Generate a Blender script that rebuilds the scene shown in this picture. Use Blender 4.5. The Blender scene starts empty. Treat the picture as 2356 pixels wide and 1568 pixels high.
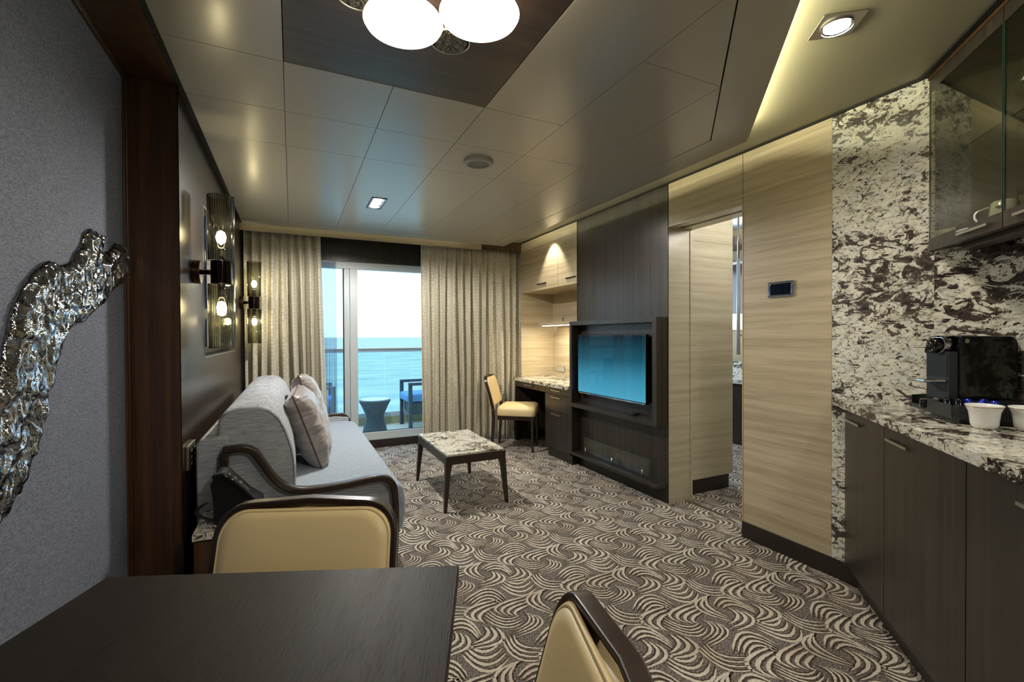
import bpy, bmesh, math, random
from math import sin, cos, pi, radians, sqrt, atan2
from mathutils import Vector, Matrix, noise
random.seed(7)
SC = bpy.context.scene
COL = SC.collection

# ------------------------------------------------------------------ camera
EYE = Vector((0, 0, 1.25))
def make_camera():
    yaw, pitch, roll = radians(25.6418), radians(-0.5606), radians(-0.2628)
    f = Vector((sin(yaw)*cos(pitch), cos(yaw)*cos(pitch), sin(pitch)))
    r = Vector((cos(yaw), -sin(yaw), 0)); u = r.cross(f)
    r2 = r*cos(roll) + u*sin(roll); u2 = -r*sin(roll) + u*cos(roll)
    cam = bpy.data.cameras.new('camera'); cam.sensor_width = 36; cam.lens = 1053.36/2356*36
    cam.clip_start = 0.02; cam.clip_end = 60000
    o = bpy.data.objects.new('camera', cam); COL.objects.link(o)
    m = Matrix.Identity(4)
    for i in range(3):
        m[i][0] = r2[i]; m[i][1] = u2[i]; m[i][2] = -f[i]; m[i][3] = EYE[i]
    o.matrix_world = m
    SC.camera = o
make_camera()

# ------------------------------------------------------------------ world, exposure
SC.view_settings.view_transform = 'Standard'
SC.view_settings.look = 'None'
SC.view_settings.exposure = 0.9
SC.view_settings.gamma = 1.0
SC.view_settings.use_curve_mapping = False
SC.cycles.max_bounces = 10
SC.cycles.diffuse_bounces = 4
SC.cycles.adaptive_threshold = 0.04
SC.cycles.glossy_bounces = 5
SC.cycles.transparent_max_bounces = 16
SC.cycles.caustics_reflective = False
SC.cycles.caustics_refractive = False
SC.cycles.sample_clamp_indirect = 4
def make_world():
    w = bpy.data.worlds.new('hazy_sky'); SC.world = w; w.use_nodes = True
    nt = w.node_tree; nt.nodes.clear()
    out = nt.nodes.new('ShaderNodeOutputWorld'); bg = nt.nodes.new('ShaderNodeBackground')
    tc = nt.nodes.new('ShaderNodeTexCoord'); sep = nt.nodes.new('ShaderNodeSeparateXYZ')
    cr = nt.nodes.new('ShaderNodeValToRGB')
    cr.color_ramp.elements[0].position = 0.0; cr.color_ramp.elements[0].color = (0.60, 0.80, 0.98, 1)
    e = cr.color_ramp.elements.new(0.06); e.color = (0.66, 0.85, 1.0, 1)
    e = cr.color_ramp.elements.new(0.3); e.color = (0.60, 0.80, 1.0, 1)
    cr.color_ramp.elements[-1].position = 1.0; cr.color_ramp.elements[-1].color = (0.45, 0.70, 1.0, 1)
    nt.links.new(tc.outputs['Generated'], sep.inputs[0]); nt.links.new(sep.outputs['Z'], cr.inputs[0])
    nt.links.new(cr.outputs[0], bg.inputs['Color']); bg.inputs['Strength'].default_value = 1.5
    nt.links.new(bg.outputs[0], out.inputs[0])
make_world()

LIGHT_K = 1.0
def add_light(name, kind, loc, energy, color=(1, .86, .66), size=.03, rot=(0, 0, 0), spot=None, blend=.6, sy=None):
    d = bpy.data.lights.new(name, kind); d.energy = energy*LIGHT_K; d.color = color
    if kind == 'AREA':
        d.shape = 'RECTANGLE' if sy else 'SQUARE'; d.size = size
        if sy: d.size_y = sy
    else:
        d.shadow_soft_size = size
    if spot: d.spot_size = radians(spot); d.spot_blend = blend
    o = bpy.data.objects.new(name, d); o.location = loc; o.rotation_euler = rot; COL.objects.link(o)
    return o
WARM = (1, .92, .78); COVE = (1, .95, .62); COOL = (.62, .8, 1)
# recessed ceiling spots (fittings built further down) and added fill spots without fittings
for k in range(3):
    add_light('spot_light', 'SPOT', (.605, 3.615+.095*k, 2.285), 27, (1, .95, .87), .022, spot=172, blend=.3)
add_light('spot_light', 'SPOT', (1.8, 1.0, 2.365), 28, WARM, .07, spot=150, blend=.9)
add_light('spot_light', 'SPOT', (2.33, 4.2, 2.37), 17, (1, .93, .78), .012, rot=(0, radians(-18), 0), spot=74, blend=.5)
add_light('spot_light', 'SPOT', (.9, -.9, 2.36), 54, (1, .94, .85), .10, spot=172, blend=.3)  # unseen fill added behind the camera for the chair pad and post
add_light('spot_light', 'SPOT', (1.75, 3.2, 2.285), 8, WARM, .05, spot=172, blend=.3)  # added fill spot, no fitting in the ceiling panels
# cove strips lying on top of the lower ceiling's edge
add_light('cove_light', 'AREA', (2.17, 3.2, 2.33), 4.5, COVE, .02, rot=(0, radians(-120), 0), sy=3.0)
add_light('cove_light', 'AREA', (1.66, 1.175, 2.33), 6.0, COVE, .02, rot=(0, radians(-120), radians(-44.6)), sy=1.45)
# cove over the curtains
add_light('cove_light', 'AREA', (.7, 4.80, 2.335), .3, COVE, 2.2, rot=(radians(105), 0, 0), sy=.03)

# ------------------------------------------------------------------ materials
MATS = {}
def new_mat(name):
    m = bpy.data.materials.new(name); m.use_nodes = True; MATS[name] = m
    nt = m.node_tree; b = nt.nodes['Principled BSDF']
    return m, nt, b
def srgb(r, g, b):
    f = lambda c: ((c/255)/12.92 if c/255 <= .04045 else ((c/255+.055)/1.055)**2.4)
    return (f(r), f(g), f(b), 1)
def N(nt, t, **kw):
    n = nt.nodes.new(t)
    for k, v in kw.items():
        if k in n.inputs: n.inputs[k].default_value = v
        else: setattr(n, k, v)
    return n
def coords(nt, scale=(1, 1, 1), rot=(0, 0, 0), kind='Object'):
    tc = nt.nodes.new('ShaderNodeTexCoord'); mp = nt.nodes.new('ShaderNodeMapping')
    mp.inputs['Scale'].default_value = scale; mp.inputs['Rotation'].default_value = rot
    nt.links.new(tc.outputs[kind], mp.inputs[0]); return mp.outputs[0]
def geo_pos(nt, scale=(1, 1, 1), rot=(0, 0, 0)):
    g = nt.nodes.new('ShaderNodeNewGeometry'); mp = nt.nodes.new('ShaderNodeMapping')
    mp.inputs['Scale'].default_value = scale; mp.inputs['Rotation'].default_value = rot
    nt.links.new(g.outputs['Position'], mp.inputs[0]); return mp.outputs[0]
def ramp(nt, fac, stops):
    cr = nt.nodes.new('ShaderNodeValToRGB'); el = cr.color_ramp.elements
    while len(el) < len(stops): el.new(.5)
    for e, (p, c) in zip(el, stops):
        e.position = p; e.color = c
    nt.links.new(fac, cr.inputs[0]); return cr.outputs[0]
def mixc(nt, fac, a, b, mode='MIX'):
    n = nt.nodes.new('ShaderNodeMix'); n.data_type = 'RGBA'; n.blend_type = mode
    for i, v in ((0, fac), (6, a), (7, b)):
        if isinstance(v, (int, float, tuple)): n.inputs[i].default_value = v
        else: nt.links.new(v, n.inputs[i])
    return n.outputs[2]
def math_(nt, op, a, b=None):
    n = nt.nodes.new('ShaderNodeMath'); n.operation = op
    for i, v in enumerate((a, b)):
        if v is None: continue
        if isinstance(v, (int, float)): n.inputs[i].default_value = v
        else: nt.links.new(v, n.inputs[i])
    return n.outputs[0]
def bump(nt, b, h, strength=.2, dist=.01):
    n = nt.nodes.new('ShaderNodeBump'); n.inputs['Strength'].default_value = strength
    n.inputs['Distance'].default_value = dist
    nt.links.new(h, n.inputs['Height']); nt.links.new(n.outputs[0], b.inputs['Normal'])
def plain(name, col, rough=.5, metal=0, spec=.5, coat=0, coat_r=.1):
    m, nt, b = new_mat(name)
    b.inputs['Base Color'].default_value = col; b.inputs['Roughness'].default_value = rough
    b.inputs['Metallic'].default_value = metal; b.inputs['Specular IOR Level'].default_value = spec
    b.inputs['Coat Weight'].default_value = coat; b.inputs['Coat Roughness'].default_value = coat_r
    return m
def wood(name, c1, c2, c3, scale, rough=.35, bumps=.06, coat=0, rot=(0, 0, 0), fine=3.0, spec=.5):
    """streaky grain: scale is small along the grain and large across it"""
    m, nt, b = new_mat(name)
    v = geo_pos(nt, scale, rot)
    n1 = N(nt, 'ShaderNodeTexNoise', Scale=1.0, Detail=3.0, Roughness=.55, Distortion=.25); nt.links.new(v, n1.inputs['Vector'])
    n2 = N(nt, 'ShaderNodeTexNoise', Scale=fine*2.6, Detail=4.0, Roughness=.6); nt.links.new(v, n2.inputs['Vector'])
    f = math_(nt, 'ADD', math_(nt, 'MULTIPLY', n1.outputs[0], .62), math_(nt, 'MULTIPLY', n2.outputs[0], .38))
    c = ramp(nt, f, [(.36, c1), (.5, c2), (.64, c3)])
    nt.links.new(c, b.inputs['Base Color']); b.inputs['Roughness'].default_value = rough
    b.inputs['Coat Weight'].default_value = coat; b.inputs['Coat Roughness'].default_value = .18
    b.inputs['Specular IOR Level'].default_value = spec
    bump(nt, b, n2.outputs[0], bumps, .004)
    return m
# dark fumed veneer, grain upright
wood('dark_veneer', srgb(34, 28, 22), srgb(45, 38, 31), srgb(59, 50, 41), (34, 34, .7), .36, .05, .15)
wood('dark_veneer_flat', srgb(34, 28, 22), srgb(45, 38, 31), srgb(59, 50, 41), (30, 1.2, 30), .34, .05, .15)
wood('left_wall_veneer', srgb(42, 32, 26), srgb(54, 42, 34), srgb(66, 53, 44), (30, 30, .7), .30, .02, .15, spec=.45)
wood('walnut', srgb(52, 33, 17), srgb(70, 47, 26), srgb(90, 61, 36), (26, 26, .8), .36, .04, .2)
wood('frame_walnut', srgb(34, 22, 15), srgb(43, 28, 19), srgb(54, 36, 26), (22, 22, 22), .36, .01, .15)
wood('oak', srgb(164, 148, 118), srgb(182, 167, 137), srgb(199, 185, 156), (.8, .8, 26), .42, .03, .1)
wood('pale_oak', srgb(168, 157, 134), srgb(184, 174, 150), srgb(198, 189, 167), (.8, .8, 26), .4, .03, .1)
wood('ceiling_wood', srgb(40, 30, 26), srgb(54, 42, 37), srgb(66, 53, 46), (1.0, 26, 26), .33, .02, .2)
# dining table oak with open pores
m, nt, b = new_mat('table_oak')
v = coords(nt, (16, 1.6, 16), (0, 0, radians(-14)))
n1 = N(nt, 'ShaderNodeTexNoise', Scale=1.4, Detail=4.0, Distortion=1.2); nt.links.new(v, n1.inputs['Vector'])
v2 = coords(nt, (300, 26, 60), (0, 0, radians(-14)))
n2 = N(nt, 'ShaderNodeTexNoise', Scale=1.0, Detail=2.0, Distortion=.6); nt.links.new(v2, n2.inputs['Vector'])
pores = ramp(nt, n2.outputs[0], [(.36, (0, 0, 0, 1)), (.46, (1, 1, 1, 1))])
base = ramp(nt, n1.outputs[0], [(.3, srgb(28, 22, 17)), (.7, srgb(40, 31, 24))])
nt.links.new(mixc(nt, .55, base, pores, 'MULTIPLY'), b.inputs['Base Color'])
r_ = nt.nodes.new('ShaderNodeMapRange'); nt.links.new(n1.outputs[0], r_.inputs[0]); r_.inputs[3].default_value = .44; r_.inputs[4].default_value = .56; b.inputs['Specular IOR Level'].default_value = .16
nt.links.new(r_.outputs[0], b.inputs['Roughness']); bump(nt, b, pores, .25, .0006)

def granite(name, sc, rough=.12, rot=(0, 0, 0), dark=0.0):
    m, nt, b = new_mat(name)
    v = geo_pos(nt, (sc, sc, sc), rot)
    vs = geo_pos(nt, (sc*.75, sc*.75, sc*1.35), (rot[0]+.5, rot[1]+.4, rot[2]))
    big = N(nt, 'ShaderNodeTexNoise', Scale=3.4, Detail=2.0, Distortion=.3); nt.links.new(v, big.inputs['Vector'])
    blo = N(nt, 'ShaderNodeTexNoise', Scale=17.0, Detail=7.0, Roughness=.66, Distortion=1.1); nt.links.new(vs, blo.inputs['Vector'])
    fin = N(nt, 'ShaderNodeTexNoise', Scale=34.0, Detail=5.0, Roughness=.7, Distortion=1.2); nt.links.new(vs, fin.inputs['Vector'])
    vor = N(nt, 'ShaderNodeTexVoronoi', Scale=17.0); nt.links.new(v, vor.inputs['Vector'])
    base = ramp(nt, fin.outputs[0], [(.37, srgb(128, 124, 112)), (.45, srgb(208, 206, 194)), (.62, srgb(232, 231, 224))])
    tint = ramp(nt, vor.outputs['Color'], [(.2, srgb(214, 212, 206)), (.5, srgb(224, 219, 202)), (.8, srgb(206, 210, 210))])
    base = mixc(nt, .55, base, tint, 'MULTIPLY')
    base = mixc(nt, 1.0, base, (1.2, 1.2, 1.2, 1), 'MULTIPLY')
    # tan/grey crystals
    tan = ramp(nt, vor.outputs['Distance'], [(.12, (1, 1, 1, 1)), (.2, (0, 0, 0, 1))])
    tanm = math_(nt, 'MULTIPLY', tan, ramp(nt, big.outputs[0], [(.5, (0, 0, 0, 1)), (.62, (1, 1, 1, 1))]))
    base = mixc(nt, math_(nt, 'MULTIPLY', tanm, .8), base, srgb(112, 98, 76))
    # dark mica clusters, stronger where the large noise is high
    s = math_(nt, 'ADD', blo.outputs[0], math_(nt, 'MULTIPLY', math_(nt, 'SUBTRACT', big.outputs[0], .5), .55))
    s = math_(nt, 'ADD', s, math_(nt, 'MULTIPLY', math_(nt, 'SUBTRACT', fin.outputs[0], .5), .34))
    dk = ramp(nt, s, [(.535-dark, (0, 0, 0, 1)), (.552-dark, (1, 1, 1, 1))])
    dcol = ramp(nt, fin.outputs[0], [(.4, srgb(30, 25, 24)), (.52, srgb(66, 56, 50)), (.66, srgb(102, 92, 82))])
    base = mixc(nt, dk, base, dcol)
    sp = N(nt, 'ShaderNodeTexNoise', Scale=60.0, Detail=3.0, Distortion=.8); nt.links.new(vs, sp.inputs['Vector'])
    spk = ramp(nt, sp.outputs[0], [(.61, (0, 0, 0, 1)), (.64, (1, 1, 1, 1))])
    base = mixc(nt, spk, base, srgb(62, 52, 46))
    nt.links.new(base, b.inputs['Base Color']); b.inputs['Roughness'].default_value = rough
    return m
granite('granite_wall', 1.0, .3)
granite('granite_splash', .72, .14, (.3, .8, .2), .03)
granite('granite_top', 1.35, .08, (.2, .1, .9), .0)
granite('granite_table', 2.0, .1, (.2, .1, .3), -.02)

# carpet
m, nt, b = new_mat('carpet_ground')
v = coords(nt, (1, 1, 1))
n1 = N(nt, 'ShaderNodeTexNoise', Scale=150.0, Detail=2.0); nt.links.new(v, n1.inputs['Vector'])
c = ramp(nt, n1.outputs[0], [(.36, srgb(74, 68, 64)), (.5, srgb(110, 102, 96)), (.64, srgb(152, 144, 136))])
nt.links.new(c, b.inputs['Base Color']); b.inputs['Roughness'].default_value = .95; b.inputs['Specular IOR Level'].default_value = .1
bump(nt, b, n1.outputs[0], .5, .004)
m, nt, b = new_mat('carpet_cream')
v = coords(nt, (1, 1, 1))
n1 = N(nt, 'ShaderNodeTexNoise', Scale=220.0, Detail=2.0); nt.links.new(v, n1.inputs['Vector'])
n2 = N(nt, 'ShaderNodeTexNoise', Scale=5.0, Detail=1.0); nt.links.new(v, n2.inputs['Vector'])
c = ramp(nt, n1.outputs[0], [(.36, srgb(184, 176, 162)), (.6, srgb(218, 212, 198))])
c = mixc(nt, ramp(nt, n2.outputs[0], [(.5, (0, 0, 0, 1)), (.66, (.6, .6, .6, 1))]), c, srgb(186, 168, 148))
nt.links.new(c, b.inputs['Base Color']); b.inputs['Roughness'].default_value = .95; b.inputs['Specular IOR Level'].default_value = .1
bump(nt, b, n1.outputs[0], .5, .004)
m, nt, b = new_mat('carpet_brown')
v = coords(nt, (1, 1, 1))
n1 = N(nt, 'ShaderNodeTexNoise', Scale=240.0, Detail=2.0); nt.links.new(v, n1.inputs['Vector'])
nt.links.new(ramp(nt, n1.outputs[0], [(.36, srgb(52, 43, 39)), (.64, srgb(92, 80, 72))]), b.inputs['Base Color'])
b.inputs['Roughness'].default_value = .95; b.inputs['Specular IOR Level'].default_value = .1

def fabric(name, c1, c2, sx, sy, sz, rough=.85, bs=.3, sheen=0.0, big=None):
    m, nt, b = new_mat(name)
    v = coords(nt, (sx, sy, sz)); v2 = coords(nt, (sz, sx, sy))
    n1 = N(nt, 'ShaderNodeTexNoise', Scale=1.0, Detail=3.0, Roughness=.6); nt.links.new(v, n1.inputs['Vector'])
    n2 = N(nt, 'ShaderNodeTexNoise', Scale=420.0, Detail=1.0); nt.links.new(coords(nt), n2.inputs['Vector'])
    f = math_(nt, 'ADD', math_(nt, 'MULTIPLY', n1.outputs[0], .7), math_(nt, 'MULTIPLY', n2.outputs[0], .3))
    nt.links.new(ramp(nt, f, [(.36, c1), (.64, c2)]), b.inputs['Base Color'])
    b.inputs['Roughness'].default_value = rough; b.inputs['Sheen Weight'].default_value = sheen
    b.inputs['Specular IOR Level'].default_value = .25
    bump(nt, b, f, bs, .002)
    return m
fabric('sofa_cloth', srgb(132, 136, 142), srgb(194, 198, 205), 18, 18, 330, sheen=.15)
fabric('sofa_cloth_seat', srgb(128, 140, 152), srgb(174, 186, 198), 330, 26, 30, sheen=.15)
fabric('wall_cloth', srgb(90, 96, 110), srgb(138, 145, 162), 60, 90, 330, bs=.5)
m, nt, b = new_mat('satin')
v = coords(nt, (3, 3, 9)); n1 = N(nt, 'ShaderNodeTexNoise', Scale=2.2, Detail=2.0, Distortion=1.0); nt.links.new(v, n1.inputs['Vector'])
nt.links.new(ramp(nt, n1.outputs[0], [(.3, srgb(138, 130, 128)), (.7, srgb(172, 164, 162))]), b.inputs['Base Color'])
b.inputs['Roughness'].default_value = .34; b.inputs['Metallic'].default_value = .25; b.inputs['Sheen Weight'].default_value = .4
bump(nt, b, n1.outputs[0], .5, .02)
plain('satin_piping', srgb(88, 58, 54), .45)
plain('thread', srgb(96, 100, 112), .8)
m, nt, b = new_mat('cream_leather')
b.inputs['Base Color'].default_value = srgb(232, 208, 156); b.inputs['Roughness'].default_value = .4
n1 = N(nt, 'ShaderNodeTexVoronoi', Scale=420.0); nt.links.new(coords(nt), n1.inputs['Vector']); bump(nt, b, n1.outputs[0], .08, .001)

# curtain cloth: rows of rounded squares woven in (uv = metres along the cloth)
def curtain_mat(name, ground, ring):
    m, nt, b = new_mat(name)
    tc = nt.nodes.new('ShaderNodeTexCoord'); sep = nt.nodes.new('ShaderNodeSeparateXYZ'); nt.links.new(tc.outputs['UV'], sep.inputs[0])
    cw, ch = .062, .075
    u = math_(nt, 'DIVIDE', sep.outputs[0], cw); col = math_(nt, 'FLOOR', u)
    wn = nt.nodes.new('ShaderNodeTexWhiteNoise'); wn.noise_dimensions = '1D'; nt.links.new(col, wn.inputs['W'])
    vv = math_(nt, 'ADD', math_(nt, 'DIVIDE', sep.outputs[1], ch), wn.outputs['Value'])
    fu = math_(nt, 'SUBTRACT', math_(nt, 'FRACT', u), .5); fv = math_(nt, 'SUBTRACT', math_(nt, 'FRACT', vv), .5)
    cell = nt.nodes.new('ShaderNodeCombineXYZ'); nt.links.new(col, cell.inputs[0]); nt.links.new(math_(nt, 'FLOOR', vv), cell.inputs[1])
    wn2 = nt.nodes.new('ShaderNodeTexWhiteNoise'); nt.links.new(cell.outputs[0], wn2.inputs['Vector'])
    sz = math_(nt, 'ADD', math_(nt, 'MULTIPLY', wn2.outputs['Value'], .12), .27)
    p = lambda x: math_(nt, 'POWER', math_(nt, 'ABSOLUTE', math_(nt, 'DIVIDE', x, sz)), 3.4)
    d = math_(nt, 'POWER', math_(nt, 'ADD', p(fu), p(fv)), 1/3.4)
    ringm = math_(nt, 'LESS_THAN', math_(nt, 'ABSOLUTE', math_(nt, 'SUBTRACT', d, 1.0)), .14)
    ringm = math_(nt, 'MULTIPLY', ringm, math_(nt, 'GREATER_THAN', wn2.outputs['Value'], .12))
    c = mixc(nt, math_(nt, 'MULTIPLY', ringm, .6), ground, ring)
    nt.links.new(c, b.inputs['Base Color']); b.inputs['Roughness'].default_value = .5; b.inputs['Sheen Weight'].default_value = .3
    b.inputs['Specular IOR Level'].default_value = .4
    bump(nt, b, ringm, .2, .002)
    return m
curtain_mat('curtain_cloth', srgb(198, 192, 172), srgb(132, 124, 104))
m, nt, b = new_mat('sheer_cloth')
tr = nt.nodes.new('ShaderNodeBsdfTransparent'); tr.inputs[0].default_value = (.72, .8, .86, 1); mx = nt.nodes.new('ShaderNodeMixShader')
tl = nt.nodes.new('ShaderNodeBsdfTranslucent'); tl.inputs[0].default_value = (.35, .4, .44, 1)
mx.inputs[0].default_value = .42; nt.links.new(tr.outputs[0], mx.inputs[1]); nt.links.new(tl.outputs[0], mx.inputs[2])
nt.links.new(mx.outputs[0], nt.nodes['Material Output'].inputs[0])

def glass(name, tint=(1, 1, 1, 1), rough=0.0, fres=1.45, gloss=(1, 1, 1, 1), edge=None):
    m, nt, b = new_mat(name)
    tr = nt.nodes.new('ShaderNodeBsdfTransparent'); tr.inputs[0].default_value = tint
    gl = nt.nodes.new('ShaderNodeBsdfGlossy'); gl.inputs['Roughness'].default_value = rough; gl.inputs['Color'].default_value = gloss
    lw = nt.nodes.new('ShaderNodeLayerWeight'); lw.inputs[0].default_value = .5
    f0 = ((fres-1)/(fres+1))**2
    fr = math_(nt, 'ADD', math_(nt, 'MULTIPLY', math_(nt, 'POWER', lw.outputs['Facing'], 5.0), .9-f0), f0)
    mx = nt.nodes.new('ShaderNodeMixShader'); nt.links.new(fr, mx.inputs[0])
    if edge:
        tint_ = ramp(nt, lw.outputs['Facing'], [(.0, tint), (.35, tint), (.75, edge)]); nt.links.new(tint_, tr.inputs[0])
    nt.links.new(tr.outputs[0], mx.inputs[1]); nt.links.new(gl.outputs[0], mx.inputs[2])
    nt.links.new(mx.outputs[0], nt.nodes['Material Output'].inputs[0]); return m
glass('clear_glass', (.97, 1, .99, 1))
glass('door_glass', (.93, .98, 1, 1), fres=1.3)
glass('rail_glass', (.84, .95, .95, 1), fres=1.25)
glass('cabinet_glass', (.74, .74, .66, 1), fres=1.6)
glass('smoked_glass', (.78, .78, .70, 1), .10, 1.9, edge=(.10, .10, .08, 1))
plain('green_edge', srgb(46, 78, 72), .1)

plain('ceiling_panel', srgb(168, 163, 150), .30, .0, .8, .45, .2)
plain('ceiling_paint', srgb(158, 152, 128), .55)
plain('shadow_gap', srgb(10, 10, 10), .7)
plain('skirting', srgb(40, 33, 27), .4)
plain('oak_edge', srgb(190, 166, 130), .4)
plain('brushed_steel', srgb(190, 186, 176), .3, 1)
plain('nickel', srgb(200, 196, 184), .34, 1)
plain('chrome', srgb(220, 220, 222), .06, 1)
plain('bronze', srgb(92, 72, 58), .22, 1)
plain('black_chrome', srgb(44, 36, 38), .1, .9)
plain('white_aluminium', srgb(196, 204, 206), .4, .1)
plain('rubber', srgb(18, 18, 20), .6)
plain('black_plastic', srgb(16, 16, 18), .35)
plain('black_gloss', srgb(7, 7, 8), .06, 0, .6)
plain('charcoal_plastic', srgb(40, 44, 46), .45)
plain('grey_plastic', srgb(120, 120, 112), .5)
plain('white_plastic', srgb(170, 170, 156), .5)
plain('porcelain', srgb(232, 232, 228), .12, 0, .6, .4)
plain('gold_rim', srgb(190, 150, 70), .25, 1)
plain('capsule_blue', srgb(52, 66, 190), .25, .8)
plain('capsule_dark', srgb(20, 22, 26), .2, .6)
plain('deck', srgb(214, 212, 196), .6)
plain('kerb', srgb(166, 160, 118), .6)
plain('rail_teak', srgb(178, 146, 122), .5)
plain('cushion_blue', srgb(96, 160, 226), .8)
plain('bedroom_ceiling', srgb(176, 190, 214), .6)
plain('bedroom_wall', srgb(150, 142, 108), .6)
plain('mirror_dark', srgb(40, 34, 30), .15)
plain('paper_label', srgb(205, 180, 150), .6)
plain('art_glass', srgb(36, 60, 92), .08, .2, .8, 1, .03)
m, nt, b = new_mat('wicker')
w1 = N(nt, 'ShaderNodeTexWave', Scale=70.0, Distortion=1.0); w1.bands_direction = 'Z'; nt.links.new(coords(nt), w1.inputs['Vector'])
w2 = N(nt, 'ShaderNodeTexNoise', Scale=90.0, Detail=2.0); nt.links.new(coords(nt), w2.inputs['Vector'])
nt.links.new(ramp(nt, math_(nt, 'MULTIPLY', w1.outputs[1], w2.outputs[0]), [(.12, srgb(26, 40, 52)), (.5, srgb(104, 134, 148))]), b.inputs['Base Color'])
b.inputs['Roughness'].default_value = .5; bump(nt, b, w1.outputs[1], .8, .004)
# sea
m, nt, b = new_mat('sea_water')
v = geo_pos(nt, (.02, .05, 1)); n1 = N(nt, 'ShaderNodeTexNoise', Scale=1.0, Detail=6.0, Roughness=.6); nt.links.new(v, n1.inputs['Vector'])
nt.links.new(ramp(nt, n1.outputs[0], [(.35, srgb(158, 170, 162)), (.65, srgb(188, 198, 184))]), b.inputs['Base Color'])
b.inputs['Roughness'].default_value = .7; b.inputs['Specular IOR Level'].default_value = .0
bump(nt, b, n1.outputs[0], .6, 1.0)
def emis(name, col, strength):
    m, nt, b = new_mat(name)
    e = nt.nodes.new('ShaderNodeEmission'); e.inputs[0].default_value = col; e.inputs[1].default_value = strength
    nt.links.new(e.outputs[0], nt.nodes['Material Output'].inputs[0]); return m
emis('lamp_glow', (1, .86, .6, 1), 5.0)
emis('bulb_glow', (1, .84, .55, 1), 60.0)
emis('spot_glow', (1, .93, .82, 1), 30.0)
emis('strip_glow', (1, .9, .7, 1), 8.0)
emis('shade_glow', (1, .92, .7, 1), 2.2)
# lit screen, picture fades from deep teal to sky blue
m, nt, b = new_mat('screen')
tc = nt.nodes.new('ShaderNodeTexCoord'); sep = nt.nodes.new('ShaderNodeSeparateXYZ'); nt.links.new(tc.outputs['Generated'], sep.inputs[0])
c = ramp(nt, sep.outputs[2], [(0, srgb(78, 168, 200)), (.3, srgb(58, 142, 172)), (.6, srgb(26, 86, 106)), (1, srgb(0, 22, 32))])
b.inputs['Base Color'].default_value = (.003, .003, .004, 1); b.inputs['Roughness'].default_value = .02
nt.links.new(c, b.inputs['Emission Color']); b.inputs['Emission Strength'].default_value = .5; b.inputs['Specular IOR Level'].default_value = .14
# rippled mirror glass of the wall sculpture
m, nt, b = new_mat('rippled_mirror')
v = coords(nt, (1, 34, 46)); n1 = N(nt, 'ShaderNodeTexNoise', Scale=1.0, Detail=3.0, Roughness=.6, Distortion=.7); nt.links.new(v, n1.inputs['Vector'])
vo = N(nt, 'ShaderNodeTexVoronoi', Scale=1.0); nt.links.new(coords(nt, (1, 48, 60)), vo.inputs['Vector'])
nt.links.new(ramp(nt, n1.outputs[0], [(.3, srgb(128, 124, 120)), (.5, srgb(158, 160, 166)), (.7, srgb(168, 176, 190))]), b.inputs['Base Color'])
b.inputs['Metallic'].default_value = 1; b.inputs['Roughness'].default_value = .07
bump(nt, b, n1.outputs[0], .35, .01)
m, nt, b = new_mat('crinkled_glass')
n1 = N(nt, 'ShaderNodeTexNoise', Scale=70.0, Detail=3.0, Distortion=1.0); nt.links.new(coords(nt), n1.inputs['Vector'])
nt.links.new(ramp(nt, n1.outputs[0], [(.4, srgb(60, 54, 44)), (.6, srgb(120, 112, 98))]), b.inputs['Base Color'])
b.inputs['Metallic'].default_value = .8; b.inputs['Roughness'].default_value = .2; bump(nt, b, n1.outputs[0], 1.0, .01)

# ------------------------------------------------------------------ builders
def B(): return bmesh.new()
def box(bm, x0, x1, y0, y1, z0, z1):
    vs = [bm.verts.new(p) for p in ((x0, y0, z0), (x1, y0, z0), (x1, y1, z0), (x0, y1, z0), (x0, y0, z1), (x1, y0, z1), (x1, y1, z1), (x0, y1, z1))]
    for f in ((3, 2, 1, 0), (4, 5, 6, 7), (0, 1, 5, 4), (1, 2, 6, 5), (2, 3, 7, 6), (3, 0, 4, 7)):
        bm.faces.new([vs[i] for i in f])
    return vs
def obox(bm, o, ex, ey, dx, dy, z0, z1):
    """box on an oriented footprint: origin o, unit axes ex, ey, ranges dx, dy"""
    pts = [(dx[0], dy[0]), (dx[1], dy[0]), (dx[1], dy[1]), (dx[0], dy[1])]
    P = [(o[0]+a*ex[0]+b*ey[0], o[1]+a*ex[1]+b*ey[1]) for a, b in pts]
    prism(bm, P, z0, z1)
def prism(bm, poly, z0, z1):
    lo = [bm.verts.new((x, y, z0)) for x, y in poly]; hi = [bm.verts.new((x, y, z1)) for x, y in poly]
    n = len(poly); bm.faces.new(lo[::-1]); bm.faces.new(hi)
    for i in range(n): bm.faces.new((lo[i], lo[(i+1) % n], hi[(i+1) % n], hi[i]))
def extrude_poly(bm, pts3, vec):
    a = [bm.verts.new(p) for p in pts3]; b_ = [bm.verts.new(Vector(p)+Vector(vec)) for p in pts3]
    n = len(a); bm.faces.new(a[::-1]); bm.faces.new(b_)
    for i in range(n): bm.faces.new((a[i], a[(i+1) % n], b_[(i+1) % n], b_[i]))
def cyl(bm, p0, p1, r0, r1=None, n=20, caps=True):
    r1 = r0 if r1 is None else r1
    p0, p1 = Vector(p0), Vector(p1); d = (p1-p0).normalized()
    a = d.orthogonal().normalized(); c = d.cross(a)
    A = [bm.verts.new(p0+(a*cos(2*pi*i/n)+c*sin(2*pi*i/n))*r0) for i in range(n)]
    Bv = [bm.verts.new(p1+(a*cos(2*pi*i/n)+c*sin(2*pi*i/n))*r1) for i in range(n)]
    for i in range(n): bm.faces.new((A[i], A[(i+1) % n], Bv[(i+1) % n], Bv[i]))
    if caps: bm.faces.new(A[::-1]); bm.faces.new(Bv)
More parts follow.
